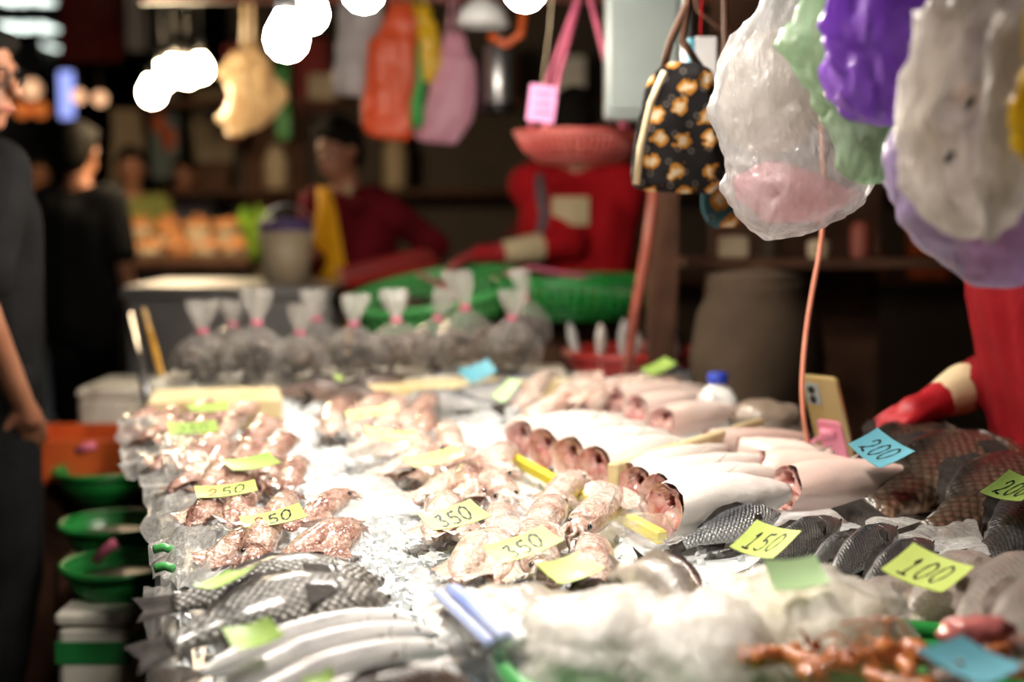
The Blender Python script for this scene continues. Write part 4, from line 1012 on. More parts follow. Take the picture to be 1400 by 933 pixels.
# ------------------------------------------------------------------ things at the near end
c = P(965, 905, z=.90); t = basket('green_basket', (c.x, c.y, .845), .15, .205, .06, 'lime_plastic', 'lime green basket holding bags of white meat', rim=.009)
def mound(name, px, py, z, sx, sy, sz, mat, label, cat, seed, film_='clear_film'):
    c = P(px, py, z=z); t = empty(name, c, label, cat)
    V, F = ball((0, 0, 0), 1, 72, 40); mm = []
    for v in V:
        q = 1 + .16 * nz(v, 2.2, seed) + .05 * nz(v, 7, seed); mm.append(V3((v.x * sx * q, v.y * sy * q, max(-.35, v.z) * sz * q)))
    mk('meat', mm, F, mat, t)
    ff = [v * (1.07 + .10 * abs(nz(v, 45, seed + 3))) + V3((nz(v, 28, seed), nz(v, 28, seed + 2), abs(nz(v, 28, seed + 5)))) * .012 for v in mm]
    mk('wrap', ff, F, film_, t)
    return t
mound('meat_bag', 838, 925, .885, .100, .09, .075, 'milky_ice', 'clear bag of white chopped meat beside the blue-striped pack', 'bag', 1, 'milky_film')
mound('meat_bag', 1085, 910, .885, .120, .11, .090, 'rice_meat', 'clear bag of cream-coloured meat under the pale green card', 'bag', 5, 'milky_film')
mound('meat_bag', 955, 940, .885, .09, .09, .075, 'milky_ice', 'clear bag of white meat between the two others in the basket', 'bag', 9, 'milky_film')
# blue striped fillet pack
q = [P(625, 820, z=.905), P(720, 800, z=.915), P(770, 868, z=.915), P(690, 890, z=.90)]
t = empty('fillet_pack', q[0], 'pack of pale fish fillet with dark skin in a blue-striped bag', 'fish pack')
V, F = ball((0, 0, 0), 1, 30, 18); cc = sum(q, V3()) / 4 - q[0]
V = [V3((v.x * .075, v.y * .07, v.z * .03)) * (1 + .25 * nz(v, 3, 3)) + cc for v in V]; mk('fillet', V, F, 'pale_fish_skin', t)
X = (P(692, 888, z=.925) - P(618, 818, z=.925)); Ln = X.length; rot = Matrix.Rotation(math.atan2(X.y, X.x), 3, 'Z'); mid = (P(692, 888, z=.925) + P(618, 818, z=.925)) / 2 - q[0]
basic('blue_stripe', (.25, .34, .75), (.6, .66, .85), 5, .3)
for k, (mt, off) in enumerate((('blue_stripe', 0), ('jug_plastic', .018), ('blue_cap', -.016))):
    mk('stripe', *box(mid + rot @ V3((0, off, .012 - abs(off) * .3)), (Ln, .014 if mt == 'blue_cap' else .018, .010), rot, .004), 'blue_stripe' if mt != 'jug_plastic' else mt, t, False)
for a, b_, lab in [((740, 850), (830, 795), 'dark-skinned fish piece below the blank yellow card'), ((830, 775), (945, 832), 'long dark-skinned fish piece pointing at the meat bag'), ((865, 760), (960, 800), 'dark-skinned fish piece beside the clear bag and silver bream'), ((650, 825), (760, 800), 'dark-skinned fish piece on the blue-striped pack')]:
    zz = .03 if 'long' in lab else 0
    fish('pale' if 'long' in lab else 'brown', a, b_, .905 + zz, .915 + zz, (0, .5, 1), lab, width=1.25)
# shrimp, red piece
def shrimp(A, an, L, lab, seed):
    t = empty('shrimp', A, lab, 'shrimp', 'orange shrimp by the blue card'); t.rotation_euler = (0, 0, an)
    for k in range(6):
        u = k / 6; b0 = 2.2 * u - 1.1; b1 = b0 + .42
        pts = [V3((math.sin(b0 + (b1 - b0) * s / 3) * L * .45, math.cos(b0 + (b1 - b0) * s / 3) * L * .35, .012)) for s in range(4)]
        r0 = L * .15 * (1 - .5 * abs(u - .15)); mk('shell_segment', *tube(pts, [r0 * 1.05, r0, r0 * .95, r0 * .82], 10), 'shrimp_shell', t)
    e = V3((math.sin(1.45) * L * .45, math.cos(1.45) * L * .35, .012)); mk('tail_fan', *fan([e + V3((0, 0, .001 * i)) for i in range(5)], [e + V3((L * .12, -L * .18 + L * .06 * i, .004 * i)) for i in range(5)], .001, 2), 'shrimp_shell', t)
    h = V3((math.sin(-1.25) * L * .45, math.cos(-1.25) * L * .35, .014)); hd = mk('head', *ball(h, L * .15, 12, 8, (1, 1.5, .8)), 'shrimp_shell', t)
    for s in (1, -1): mk('eye', *ball(h + V3((-L * .1, -L * .12, s * L * .07)), L * .035, 8, 5), 'fish_eye', hd)
    mk('antennae', *join([tube([h, h + V3((-L * .2, -L * .35, .02)), h + V3((s * L * .3, -L * .7, .01))], .0012, 5) for s in (1, -1)]), 'shrimp_shell', t)
for i, (px, py) in enumerate([(1075, 925), (1120, 915), (1165, 905), (1200, 930), (1150, 940), (1235, 945), (1215, 912), (1255, 925), (1380, 900), (1395, 925)]):
    shrimp(P(px, py, z=.925 + .004 * (i % 3)), i * 1.7, .07, 'orange-brown shrimp in the heap beside the loose blue card', i)
V, F = ball((0, 0, 0), 1, 24, 14); c = P(1335, 868, z=.955)
tag(mk('red_fish_piece', [V3((v.x * .034, v.y * .022, v.z * .018)) * (1 + .3 * nz(v, 3, 8)) + c for v in V], F, 'red_meat'), 'red raw fish piece behind the loose blue card', 'fish piece')
a, b_ = P(1300, 935, z=.87), P(1400, 900, z=.87)
c = P(1250, 940, z=.88); basket('shrimp_tray', (c.x, c.y, .86), .12, .15, .035, 'green_plastic', 'shallow green tray under the orange shrimp', 'tray', solid=True)
# ------------------------------------------------------------------ hanging bags
def hang(name, rows, d, mat, label, cat='bag', group=None, ratio=.6, fold=.06, k=9, seed=0, crum=.009, expo=2.0, extra=None, rail=2.05, neck=True, railx=None):
    y0 = rows[-1]; base = P((y0[1] + y0[2]) / 2, y0[0], d=d)
    t = empty(name, base, label, cat, group)
    def put_(nm, V, F, mt): o = mk(nm, [v - base for v in V], F, mt, t); return o
    put_('bag_body', *sil(rows, d, ratio, 56, 6, fold, k, seed, crum, expo), mat)
    if neck:
        r0 = rows[0]; tp = P((r0[1] + r0[2]) / 2, r0[0], d=d); up = V3((railx if railx is not None else tp.x, d, rail))
        for s in (-1, 1):
            w_ = (r0[2] - r0[1]) / 2 / FPX * d * .6
            put_('handle', *tube([tp + V3((s * w_, 0, -.01)), tp.lerp(up, .5) + V3((s * w_ * .7, 0, 0)), up + V3((s * .006, 0, .01))], [.012, .008, .006] if d < 3 else [.010, .005, .004], 8), mat)
    if extra: extra(put_)
    return t
def pinkin(put_):
    put_('inner_bag', *sil([(225, 1030, 1060), (240, 1005, 1110), (262, 1010, 1170), (285, 1030, 1150), (300, 1050, 1110)], 1.80, .5, 40, 4, .1, 7, 3, .01), 'pink_film')
    put_('inner_roll', *sil([(40, 1030, 1060), (90, 1000, 1120), (150, 985, 1120), (195, 1000, 1090), (207, 1020, 1060)], 1.80, .4, 40, 4, .08, 6, 6, .008), 'ivory_bag')
hang('carrier_bag', [(-50, 1078, 1112), (0, 1050, 1118), (40, 1012, 1122), (90, 985, 1132), (140, 974, 1142), (180, 984, 1158), (215, 994, 1180), (250, 997, 1190), (275, 1002, 1172), (300, 1012, 1146), (318, 1028, 1105), (329, 1045, 1075)], 1.80, 'white_bag', 'bulging white carrier bag with a pink bag inside, beside the printed tote', ratio=.62, fold=.06, k=13, seed=1, crum=.009, extra=pinkin)
hang('carrier_bag', [(-30, 1110, 1190), (25, 1085, 1180), (55, 1066, 1170), (80, 1080, 1178), (120, 1108, 1190), (150, 1130, 1212), (185, 1134, 1226), (220, 1142, 1226), (242, 1162, 1220), (252, 1185, 1208)], 1.62, 'green_bag', 'thin green-tinted bag hanging between the white and purple bags', ratio=.4, fold=.06, k=7, seed=4)
hang('carrier_bag', [(-60, 1150, 1270), (-10, 1134, 1278), (40, 1129, 1276), (90, 1132, 1268), (125, 1142, 1256), (152, 1160, 1246), (168, 1190, 1228)], 1.47, 'purple_bag', 'crumpled purple bag hanging beside the big ivory bag', ratio=.7, fold=.09, k=7, seed=7, crum=.014)
hang('carrier_bag', [(150, 1240, 1430), (200, 1222, 1450), (250, 1218, 1462), (295, 1230, 1462), (335, 1260, 1452), (365, 1288, 1432), (385, 1315, 1408), (393, 1340, 1385)], 1.50, 'lilac_bag', 'lilac-tinted bag hanging behind the big ivory bag', ratio=.6, fold=.05, k=8, seed=9)
def lobe(put_):
    put_('handle_loop', *sil([(20, 1370, 1440), (80, 1362, 1425), (150, 1352, 1412), (220, 1342, 1400), (275, 1334, 1384), (315, 1335, 1370), (330, 1342, 1360)], 1.27, .6, 40, 5, .08, 6, 14, .01), 'ivory_bag')
    put_('handle_loop', *sil([(10, 1262, 1330), (80, 1240, 1290), (170, 1226, 1275), (230, 1240, 1290), (290, 1262, 1310), (325, 1285, 1320)], 1.28, .6, 40, 5, .08, 6, 17, .01), 'ivory_bag')
    for k, (x, y) in enumerate(((1326, 140), (1298, 215))):
        put_('print_mark', *tube([P(x - 4, y + 8, d=1.262), P(x, y, d=1.262), P(x + 5, y - 7, d=1.262)], .003, 6), 'ink')
hang('carrier_bag', [(-80, 1300, 1400), (-20, 1280, 1420), (60, 1250, 1440), (130, 1232, 1446), (190, 1224, 1440), (235, 1232, 1424), (280, 1250, 1400), (312, 1276, 1376), (330, 1305, 1350)], 1.33, 'ivory_bag', 'big ivory carrier bag with drooping handle loops', ratio=.45, fold=.06, k=8, seed=12, extra=lobe)
hang('carrier_bag', [(60, 1410, 1450), (120, 1390, 1470), (160, 1376, 1480), (205, 1392, 1480), (230, 1415, 1460)], 1.20, 'yellow_bag', 'yellow bag edge beside the big ivory bag', ratio=.5, seed=15)
# totes
def trim_(put_):
    put_('piping', *tube([P(908, 98, d=2.44), P(890, 140, d=2.43), P(876, 200, d=2.43), P(870, 252, d=2.44)], .006, 6), 'cream_cloth')
    for s, x in ((-1, 905), (1, 962)):
        put_('strap', *tube([P(x, 100, d=2.5), P(925 + s * 8, 55, d=2.5), P(940, 5, d=2.5), P(945, -40, d=2.5)], .007, 6), 'brown_wood')
hang('tote_bag', [(88, 915, 950), (100, 893, 972), (125, 882, 980), (180, 868, 990), (235, 862, 990), (255, 868, 984), (264, 890, 970)], 2.5, 'tote_black', 'black printed cloth tote with orange and cream motifs', ratio=.42, fold=.015, k=5, crum=.006, expo=3.2, extra=trim_, neck=False)
hang('tote_bag', [(120, 975, 1000), (160, 968, 1008), (220, 962, 1012), (280, 958, 1014), (300, 962, 1014), (310, 975, 1006)], 2.58, 'tote_teal', 'dark teal printed cloth tote behind the white carrier bag', ratio=.4, fold=.02, k=5, crum=.006, expo=3.0, neck=False, extra=lambda put_: put_('strap', *tube([P(985, 122, d=2.58), P(992, 60, d=2.6), P(990, -40, d=2.6)], .006, 6), 'brown_wood'))
c = P(957, 82, d=2.75); t = empty('hanging_box', c, 'small white cardboard box hanging above the printed tote', 'box')
mk('carton', *box((.008, 0, 0), (.042, .05, .082), None, .002), 'paper_white', t, False); mk('printed_side', *box((-.018, 0, 0), (.012, .048, .078), None, .001), 'card_blue', t, False)
mk('string', *tube([(0, 0, .04), (.004, 0, .15), (0, 0, .35)], .002, 5), 'red_cloth', t)
tag(mk('rope', *tube([P(945, -30, d=2.9), P(955, 15, d=2.9), P(985, 38, d=2.9), P(1030, 50, d=2.9)], .004, 6), 'brown_wood'), 'dark cord looping above the white carton', 'cord')
# coloured bags behind
d5 = 4.9
for rows, mat, lab, sd in [
    ([(5, 535, 562), (25, 528, 566), (50, 512, 566), (60, 505, 568), (110, 503, 566), (150, 498, 562), (172, 494, 560), (185, 505, 562), (192, 530, 556)], 'orange_bag', 'orange plastic bag bundle hanging from the beam', 1),
    ([(30, 548, 565), (55, 545, 572), (110, 546, 577), (160, 549, 580), (173, 555, 574)], 'leaf_green_bag', 'green plastic bag bundle between the orange and yellow ones', 2),
    ([(10, 562, 588), (35, 562, 592), (60, 564, 602), (90, 570, 600), (112, 576, 592)], 'yellow_bag', 'yellow plastic bag bundle above the pink one', 3),
    ([(45, 608, 632), (70, 604, 638), (85, 596, 650), (130, 588, 650), (165, 575, 644), (185, 566, 630), (195, 580, 622)], 'rose_bag', 'pink plastic bag bundle hanging from the beam', 4),
    ([(-20, 470, 520), (30, 462, 522), (90, 458, 520), (125, 456, 515), (132, 470, 505)], 'grey_bag', 'grey-white plastic bag bundle beside the orange one', 5)]:
    hang('bag_bundle', rows, d5 + .04 * sd, mat, lab, 'bag', ratio=.35, fold=.05, k=8, seed=sd, crum=.008, rail=2.1)
hang('bag_bundle', [(60, 330, 350), (90, 318, 368), (130, 315, 378), (160, 308, 370), (178, 310, 340), (188, 318, 330)], 6.2, 'beige_bag', 'cream plastic bag bundle hanging over the far stall', 'bag', ratio=.4, fold=.22, k=5, seed=8, crum=.03, rail=3.0)
# metal panel, foil roll, white dish
c = P(882, 60, d=3.62); t = empty('metal_cabinet', (c.x, 3.62, 1.55), 'grey painted metal cabinet on the post behind the coral basket', 'cabinet')
zt = P(885, 165, d=3.62).z - 1.55
mk('cabinet_body', *box((0, 0, zt + .35), (.20, .12, .70), None, .008), 'grey_paint', t, False)
mk('cabinet_door', *box((-.01, -.065, zt + .35), (.17, .012, .66), None, .004), 'grey_paint', t, False)
mk('hinge_rail', *box((.095, -.066, zt + .35), (.02, .02, .68), None, .004), 'steel', t, False)
c = P(682, 108, d=5.0); t = empty('steel_canister', (c.x, 5.0, c.z - .12), 'shiny steel canister hanging by the pink bag bundle', 'canister')
mk('canister_body', *lathe([(.001, .02), (.045, .02), (.05, .03), (.05, .22), (.04, .24), (.001, .245)], 28), 'steel', t); mk('base_cup', *lathe([(.001, 0), (.06, 0), (.065, .03), (.055, .035), (.001, .03)], 28), 'black_plastic', t)
mk('hook', *tube([(0, 0, .24), (.01, 0, .30), (0, 0, .42)], .004, 6), 'steel', t)
c = P(660, 22, d=4.6); t = empty('white_dish', c, 'white plastic dish hung with a red strap above the steel canister', 'dish')
mk('dish_shell', *lathe([(.03, .05), (.07, .02), (.085, -.03), (.08, -.03), (.065, .015), (.025, .045)], 28, wob=None), 'paper_white', t)
mk('dish_centre', *ball((0, 0, .005), .035, 14, 10), 'paper_white', t); mk('strap', *tube([(.02, 0, -.06), (.07, 0, -.09), (.12, 0, -.06), (.13, 0, .02)], .014, 8), 'orange_plastic', t)
mk('wire', *tube([(0, 0, .05), (-.1, 0, .12), (-.12, 0, .35)], .004, 6), 'kraft', t)
tag(mk('wooden_pole', *tube([P(897, 240, d=3.6), P(884, 340, d=3.6), P(868, 430, d=3.6), P(850, 560, d=3.62)], .014, 10), 'red_wood'), 'slanting red-brown pole behind the red fish basket', 'pole')
# dark jar and boxes in the gloom
c = P(1040, 470, d=3.5); t = empty('big_jar', (c.x, 3.55, 0.75), 'big dark earthen pot in the gloom behind the mackerel', 'jar')
mk('jar_body', *lathe([(.001, 0), (.11, 0), (.15, .10), (.17, .22), (.15, .34), (.12, .40), (.13, .42), (.10, .42), (.10, .36)], 36), 'old_jar', t); mk('jar_lid', *lathe([(.12, .42), (.125, .435), (.04, .45), (.001, .455)], 36), 'old_jar', t)
stand('dark_crate', c.x, 3.55, .75, .5, .45, 'dark crate carrying the big earthen pot', 'brown_wood')
c = P(1080, 345, d=4.0); t = empty('shelf_unit', (c.x, 4.05, c.z - .03), 'dark wall shelf behind the hanging white bag', 'shelf')
mk('board', *box((0.2, 0, 0), (1.0, .25, .03), None, .004), 'brown_wood', t, False)
for x in (-.2, .6): mk('bracket', *box((x, .05, -.08), (.03, .16, .13), None, .004), 'brown_wood', t, False)
for i, (dx, h_, mt, lab) in enumerate(((-.16, .06, 'kraft', 'tan carton on the dark shelf'), (-.06, .08, 'old_jar', 'brown jar on the dark shelf'), (.08, .05, 'kraft', 'low tan carton between jars on the shelf'), (.2, .1, 'red_wood', 'orange tin on the dark shelf'))):
    o = mk('shelf_jar' if 'jar' in lab or 'tin' in lab else 'shelf_carton', *(lathe([(.001, 0), (.03, 0), (.032, .02), (.032, h_ * .8), (.02, h_), (.001, h_)], 20) if 'jar' in lab or 'tin' in lab else box((0, 0, h_ / 2), (.08, .06, h_), None, .004)), mt, None, False)
    o.location = (c.x + dx, 4.0, c.z - .015); tag(o, lab, 'jar' if 'jar' in lab or 'tin' in lab else 'carton')

# ------------------------------------------------------------------ steel counter and far stall
a, b_ = P(165, 392, d=4.9), P(455, 392, d=4.9); wd = b_.x - a.x
t = empty('steel_counter', ((a.x + b_.x) / 2, 5.2, 0), 'stainless steel counter behind the clam bags', 'counter')
mk('counter_top', *box((0, 0, a.z - .02), (wd, .62, .04), None, .006), 'steel', t, False)
mk('front_panel', *box((0.02, -.27, a.z / 2 + .15), (wd - .06, .02, a.z - .36), None, .004), 'steel', t, False)
mk('side_panel', *box((-wd / 2 + .03, 0, a.z / 2), (.03, .56, a.z - .04), None, .004), 'steel', t, False)
for sx in (-1, 1):
    for sy in (-1, 1): mk('leg', *box((sx * (wd / 2 - .06), sy * .25, (a.z - .04) / 2), (.04, .04, a.z - .04), None, .004), 'steel', t, False)
c = P(392, 390, d=5.1); t = empty('bucket', (c.x, 5.1, a.z), 'tan bucket with a dark lid on the steel counter', 'bucket')
mk('bucket_body', *lathe([(.001, 0), (.082, 0), (.095, .20), (.09, .20), (.078, .012)], 32), 'bucket', t)
mk('lid', *lathe([(.097, .19), (.10, .20), (.098, .215), (.06, .235), (.001, .24)], 32), 'purple_lid', t); mk('handle', *torus((0, -.0, .19), .098, .004, 28, 6, Matrix.Rotation(1.2, 3, 'X')), 'steel', t)
x0, x1 = P(88, 350, d=7).x, P(345, 350, d=7).x; z0 = P(200, 352, d=7).z
t = empty('goods_stall', ((x0 + x1) / 2, 7.4, 0), 'far stall with sloping trays of dried orange seafood', 'stall')
mk('stall_top', *box((0, 0, z0 - .03), (x1 - x0, .95, .05), None, .01), 'brown_wood', t, False)
mk('skirt', *box((0, -.44, z0 / 2), (x1 - x0 - .04, .03, z0 - .06), None, .004), 'black_cloth', t, False)
for sx in (-1, 1):
    for sy in (-1, 1): mk('leg', *box((sx * ((x1 - x0) / 2 - .05), sy * .40, z0 / 2 - .03), (.06, .06, z0 - .06), None, .004), 'brown_wood', t, False)
nx = 6; pw = (x1 - x0) / nx
for i in range(nx):
    for j in range(2):
        cx_ = x0 + pw * (i + .5); o = empty('goods_tray', (cx_, 7.10 + .45 * j, z0 - .005 + .1 * j), ('rear' if j else 'front') + ' tray of dried orange seafood, ' + ('first', 'second', 'third', 'fourth', 'fifth', 'sixth')[nx - 1 - i] + ' from the leafy vegetable', 'tray', 'trays on the far stall')
        mk('tray', *lathe([(.001, 0), (pw * .40, 0), (pw * .47, .05), (pw * .45, .05), (pw * .38, .01)], 20), ('dried_goods', 'kraft', 'bucket')[(i + j) % 3], o)
        ps = []
        rr2 = random.Random(i * 7 + j)
        for k in range(40):
            aa = rr2.uniform(0, 6.28); q = math.sqrt(rr2.random()) * pw * .40; ps.append(ball((q * math.cos(aa), q * math.sin(aa), .05 + .08 * (1 - q / pw / .42) * rr2.random()), .025, 7, 5, (1.3, .8, .5), Matrix.Rotation(rr2.uniform(0, 3), 3, 'Z')))
        tag(mk('dried_goods', *join(ps), 'dried_goods', o), kind='stuff')
for j in (1,): o = mk('tray_riser', *box((0, 0, 0), (x1 - x0 - .06, .42, .10), None, .01), 'kraft', None, False); o.location = ((x0 + x1) / 2, 7.58, z0 + .043); tag(o, 'wooden riser under the rear trays of the far stall', 'riser')
c = P(346, 268, d=6.9); t = empty('leafy_vegetable', (c.x, 6.95, z0 - .006), 'bunch of lime green leaves standing at the far stall corner', 'vegetable')
for k in range(11):
    an = 2 * PI * k / 11; e = V3((math.cos(an), math.sin(an), 0)); L = .24 + .03 * math.sin(k * 3)
    bs = [V3((0, 0, 0)) + e * .01 + V3((-e.y, e.x, 0)) * .012 * (i - 2) for i in range(5)]
    tp = [e * (.05 + .012 * (k % 3)) + V3((0, 0, L - .03 * abs(i - 2))) + V3((-e.y, e.x, 0)) * .022 * (i - 2) for i in range(5)]
    mk('leaf', *fan(bs, tp, .003, 5), 'leaf', t)
# banners, signs, small lamps in the hall
def hung(name, a, b_, d, amp, fr, seed, mat, lab, cat):
    t = empty(name, ((a.x + b_.x) / 2, d, b_.z), lab, cat); o = V3(t.location)
    mk('cloth', *sheet([a - o, V3((b_.x, d, a.z)) - o, b_ - o, V3((a.x, d, b_.z)) - o], 18, 18, amp, fr, seed, up=(0, -1, 0)), mat, t)
    mk('top_rod', *tube([V3((a.x, d, a.z)) - o, V3((b_.x, d, a.z)) - o], .012, 6), 'black_plastic', t)
    for x in (a.x + .03, b_.x - .03): mk('cord', *tube([V3((x, d, a.z)) - o, V3((x, d, max(4.0, a.z + .1))) - o], .004, 5), 'black_plastic', t)

for px0, px1, y0, y1, d, mat, lab in [(82, 170, -30, 84, 11, 'banner_red', 'dark red banner over the aisle'), (170, 200, -30, 70, 10, 'grey_bag', 'dull grey cloth strip beside the dark red banner'), (306, 330, 60, 190, 8.5, 'banner_red', 'narrow red banner behind the cream bag bundle'), (376, 396, 90, 190, 8.8, 'leaf_green_bag', 'narrow green cloth on the wall above the vendor'), (400, 450, 50, 150, 9.0, 'banner_red', 'red cloth on the wall behind the lowest bulb')]:
    a, b_ = P(px0, y0, d=d), P(px1, y1, d=d)
    hung('banner', a, b_, d, .03, 4, px0, mat, lab, 'banner')
a, b_ = P(81, 98, d=14), P(101, 162, d=14); t = empty('lit_sign', (0, 0, 0), 'blue glowing upright shop sign down the aisle', 'sign')
t.location = ((a.x + b_.x) / 2, 14, b_.z); hh = a.z - b_.z; ww = b_.x - a.x
mk('sign_face', *box((0, 0, hh / 2), (ww, .06, hh), None, .01), 'blue_sign', t, False); [mk('sign_rail', *box((0, .02, z_), (ww + .06, .1, .04)), 'black_plastic', t, False) for z_ in (-.02, hh + .02)]
mk('bracket', *tube([(0, 0, hh), (0, 0, 4 - b_.z)], .02, 6), 'black_plastic', t)
for k, (y, x0_, x1_) in enumerate(((4, -8, 68), (41, 4, 74), (67, 18, 75), (86, 26, 80))):
    dd = (3.95 - CZ) / ((285 - y) / FPX)
    for h_ in (0, 1):
        xa = P(x0_ + (x1_ - x0_) * h_ / 2 + 1, y, d=dd); xb = P(x0_ + (x1_ - x0_) * (h_ + 1) / 2 - 1, y, d=dd)
        t = empty('ceiling_light', ((xa.x + xb.x) / 2, dd, 3.99), 'pale fluorescent panel on the dark ceiling down the aisle', 'light', 'fluorescent panels over the aisle')
        mk('housing', *box((0, 0, -.02), (xb.x - xa.x, .78, .05), None, .01), 'paper_white', t, False); mk('diffuser', *box((0, 0, -.055), (xb.x - xa.x - .05, .72, .03), None, .008), 'tube_glow', t, False)
for i, (px, py, d, r, mat, lab) in enumerate([(44, 122, 13, .085, 'tiny_warm', 'warm globe lamp beside the blue sign'), (30, 150, 12, .07, 'tiny_orange', 'dim orange globe lamp far down the aisle'), (55, 150, 12, .07, 'tiny_orange', 'dim orange globe lamp far down the aisle'), (107, 132, 10, .05, 'tiny_warm', 'small pinkish globe lamp right of the blue sign'), (137, 135, 10, .05, 'tiny_warm', 'small globe lamp above the dark-haired shopper')]):
    c = P(px, py, d=d); t = empty('globe_lamp', c, lab.replace(' right of', ' next to'), 'lamp', 'far globe lamps')
    mk('globe', *ball((0, 0, 0), r, 14, 10), mat, t); mk('stem', *tube([(0, 0, r), (0, 0, max(.3, 3.99 - c.z))], .008, 6), 'black_plastic', t)
a, b_ = P(205, 120, d=10), P(246, 245, d=10)
t = empty('stall_poster', ((a.x + b_.x) / 2, 10, b_.z), 'grey-green poster with orange shapes behind the far stall', 'poster'); ww, hh = b_.x - a.x, a.z - b_.z
mk('poster_sheet', *box((0, 0, hh / 2), (ww, .02, hh)), 'grey_paint', t, False)
for k, (x, z, s_) in enumerate(((-.04, .62, .05), (.03, .45, .055), (-.02, .78, .03))): mk('printed_shape', *ball((x, -.012, hh * z), s_, 12, 8, (1, .1, 1.6)), 'orange_plastic', t)
mk('hanger', *tube([(0, 0, hh), (0, 0, 3.99 - b_.z)], .01, 6), 'black_plastic', t)
for px0, px1, y0, y1, d, mat, lab in [(150, 196, 150, 285, 10.4, 'kraft', 'tan hanging cloth behind the seller in olive'), (262, 330, 120, 285, 10.2, 'bucket', 'brown hanging cloth beside the grey-green poster'), (330, 420, 60, 285, 9.1, 'brown_wood', 'dark brown hanging cloth behind the vendor in maroon')]:
    a, b_ = P(px0, y0, d=d), P(px1, y1, d=d)
    hung('hanging_cloth', a, b_, d, .05, 3, px0, mat, lab, 'cloth')
# crates, bottles and shelves along the back wall, in the gloom
for i in range(3):
    zz = .9 + .55 * i; o = empty('wall_shelf', (.6, 9.05, zz), ('lowest', 'middle', 'top')[i] + ' dark shelf on the wall behind the vendors', 'shelf')
    mk('board', *box((0, 0, 0), (5.6, .35, .04), None, .005), 'brown_wood', o, False)
    for x in (-2.5, 0, 2.5): mk('bracket', *box((x, .05, -.07), (.04, .22, .1), None, .004), 'black_plastic', o, False)
    for k in range(14):
        if R.random() < .25: continue
        x = -1.9 + .38 * k + R.uniform(-.05, .05); h_ = R.uniform(.14, .36); mt = R.choice(['kraft', 'banner_red', 'grey_paint', 'bucket', 'orange_plastic', 'brown_wood', 'paper_white'])
        if k % 2: q = mk('stored_jar', *lathe([(.001, 0), (.07, 0), (.08, .03), (.08, h_ * .7), (.05, h_ * .85), (.055, h_), (.001, h_)], 18), mt)
        else: q = mk('stored_carton', *box((0, 0, h_ / 2), (R.uniform(.16, .26), .22, h_), None, .008), mt, None, False)
        q.location = (x, 9.02, zz + .02)
        tag(q, ('jar' if k % 2 else 'carton') + ' in the gloom on the ' + ('lowest', 'middle', 'top')[i] + ' wall shelf behind the vendors', 'jar' if k % 2 else 'carton', ('lowest', 'middle', 'top')[i] + ' wall shelf stock')

# ------------------------------------------------------------------ people
def caps(a, b_, ra, rb, n=12, m=6):
    a, b_ = V3(a), V3(b_); X = (b_ - a); L = X.length; t = X.normalized(); q = t.orthogonal().normalized(); r_ = t.cross(q); rs = []
    for i in range(m + 1):
        an = PI / 2 * i / m; rr2 = ra * math.sin(an) + 1e-4; c = a - t * ra * math.cos(an)
        rs.append([c + (q * math.cos(2 * PI * j / n) + r_ * math.sin(2 * PI * j / n)) * rr2 for j in range(n)])
    for i in range(m + 1):
        an = PI / 2 * i / m; rr2 = rb * math.cos(an) + 1e-4; c = b_ + t * rb * math.sin(an)
        rs.append([c + (q * math.cos(2 * PI * j / n) + r_ * math.sin(2 * PI * j / n)) * rr2 for j in range(n)])
    return rings(rs)
def remesh(name, parts, vox, mat, parent, off, smooth=3):
    V, F = join(parts); o = mk(name, [v - off for v in V], F, mat, parent)
    md = o.modifiers.new('r', 'REMESH'); md.mode = 'VOXEL'; md.voxel_size = vox; md.use_smooth_shade = True
    s = o.modifiers.new('s', 'SMOOTH'); s.iterations = smooth; s.factor = .5
    dg = bpy.context.evaluated_depsgraph_get(); me = bpy.data.meshes.new_from_object(o.evaluated_get(dg)); o.modifiers.clear(); o.data = me
    if not me.materials: me.materials.append(MATS[mat])
    me.polygons.foreach_set('use_smooth', [True] * len(me.polygons)); return o
def hand(w_, dirv, palm_n, s=1.0, curl=.5, side=1):
    """palm, four unequal bent fingers and a thumb leaving the side of the palm"""
    d = V3(dirv).normalized(); pn = V3(palm_n); pn = (pn - d * pn.dot(d)).normalized(); sd = d.cross(pn) * side
    ps = [caps(w_, w_ + d * .05 * s, .026 * s, .030 * s)]
    for k in (-1.2, -.4, .4, 1.2): ps.append(caps(w_ + d * .02 * s + sd * .012 * k * s, w_ + d * .085 * s + sd * .020 * k * s, .016 * s, .012 * s))
    for k, L in zip((-1.2, -.4, .4, 1.2), (.062, .078, .082, .070)):
        p = w_ + d * .085 * s + sd * .020 * k * s; dr = d.copy(); r = .0098
        for f in (.45, .32, .23):
            dr = (dr + pn * curl * .55).normalized(); q = p + dr * L * f * s; ps.append(caps(p, q, r * s, r * .92 * s)); p = q; r *= .92
    p = w_ + d * .03 * s + sd * .030 * s; dr = (d * .6 + sd * .8 + pn * .3).normalized(); q = p + dr * .038 * s; ps.append(caps(p, q, .013 * s, .011 * s))
    dr = (d * .9 + sd * .3 + pn * .35).normalized(); ps.append(caps(q, q + dr * .03 * s, .011 * s, .009 * s)); return ps
def ik(a, b_, l1, l2, hint):
    a, b_, hint = V3(a), V3(b_), V3(hint); X = b_ - a; L = min(X.length, (l1 + l2) * .999); t = X.normalized()
    c = (l1 * l1 - l2 * l2 + L * L) / (2 * L); h_ = math.sqrt(max(0, l1 * l1 - c * c)); n = (hint - t * hint.dot(t)).normalized()
    return a + t * c + n * h_
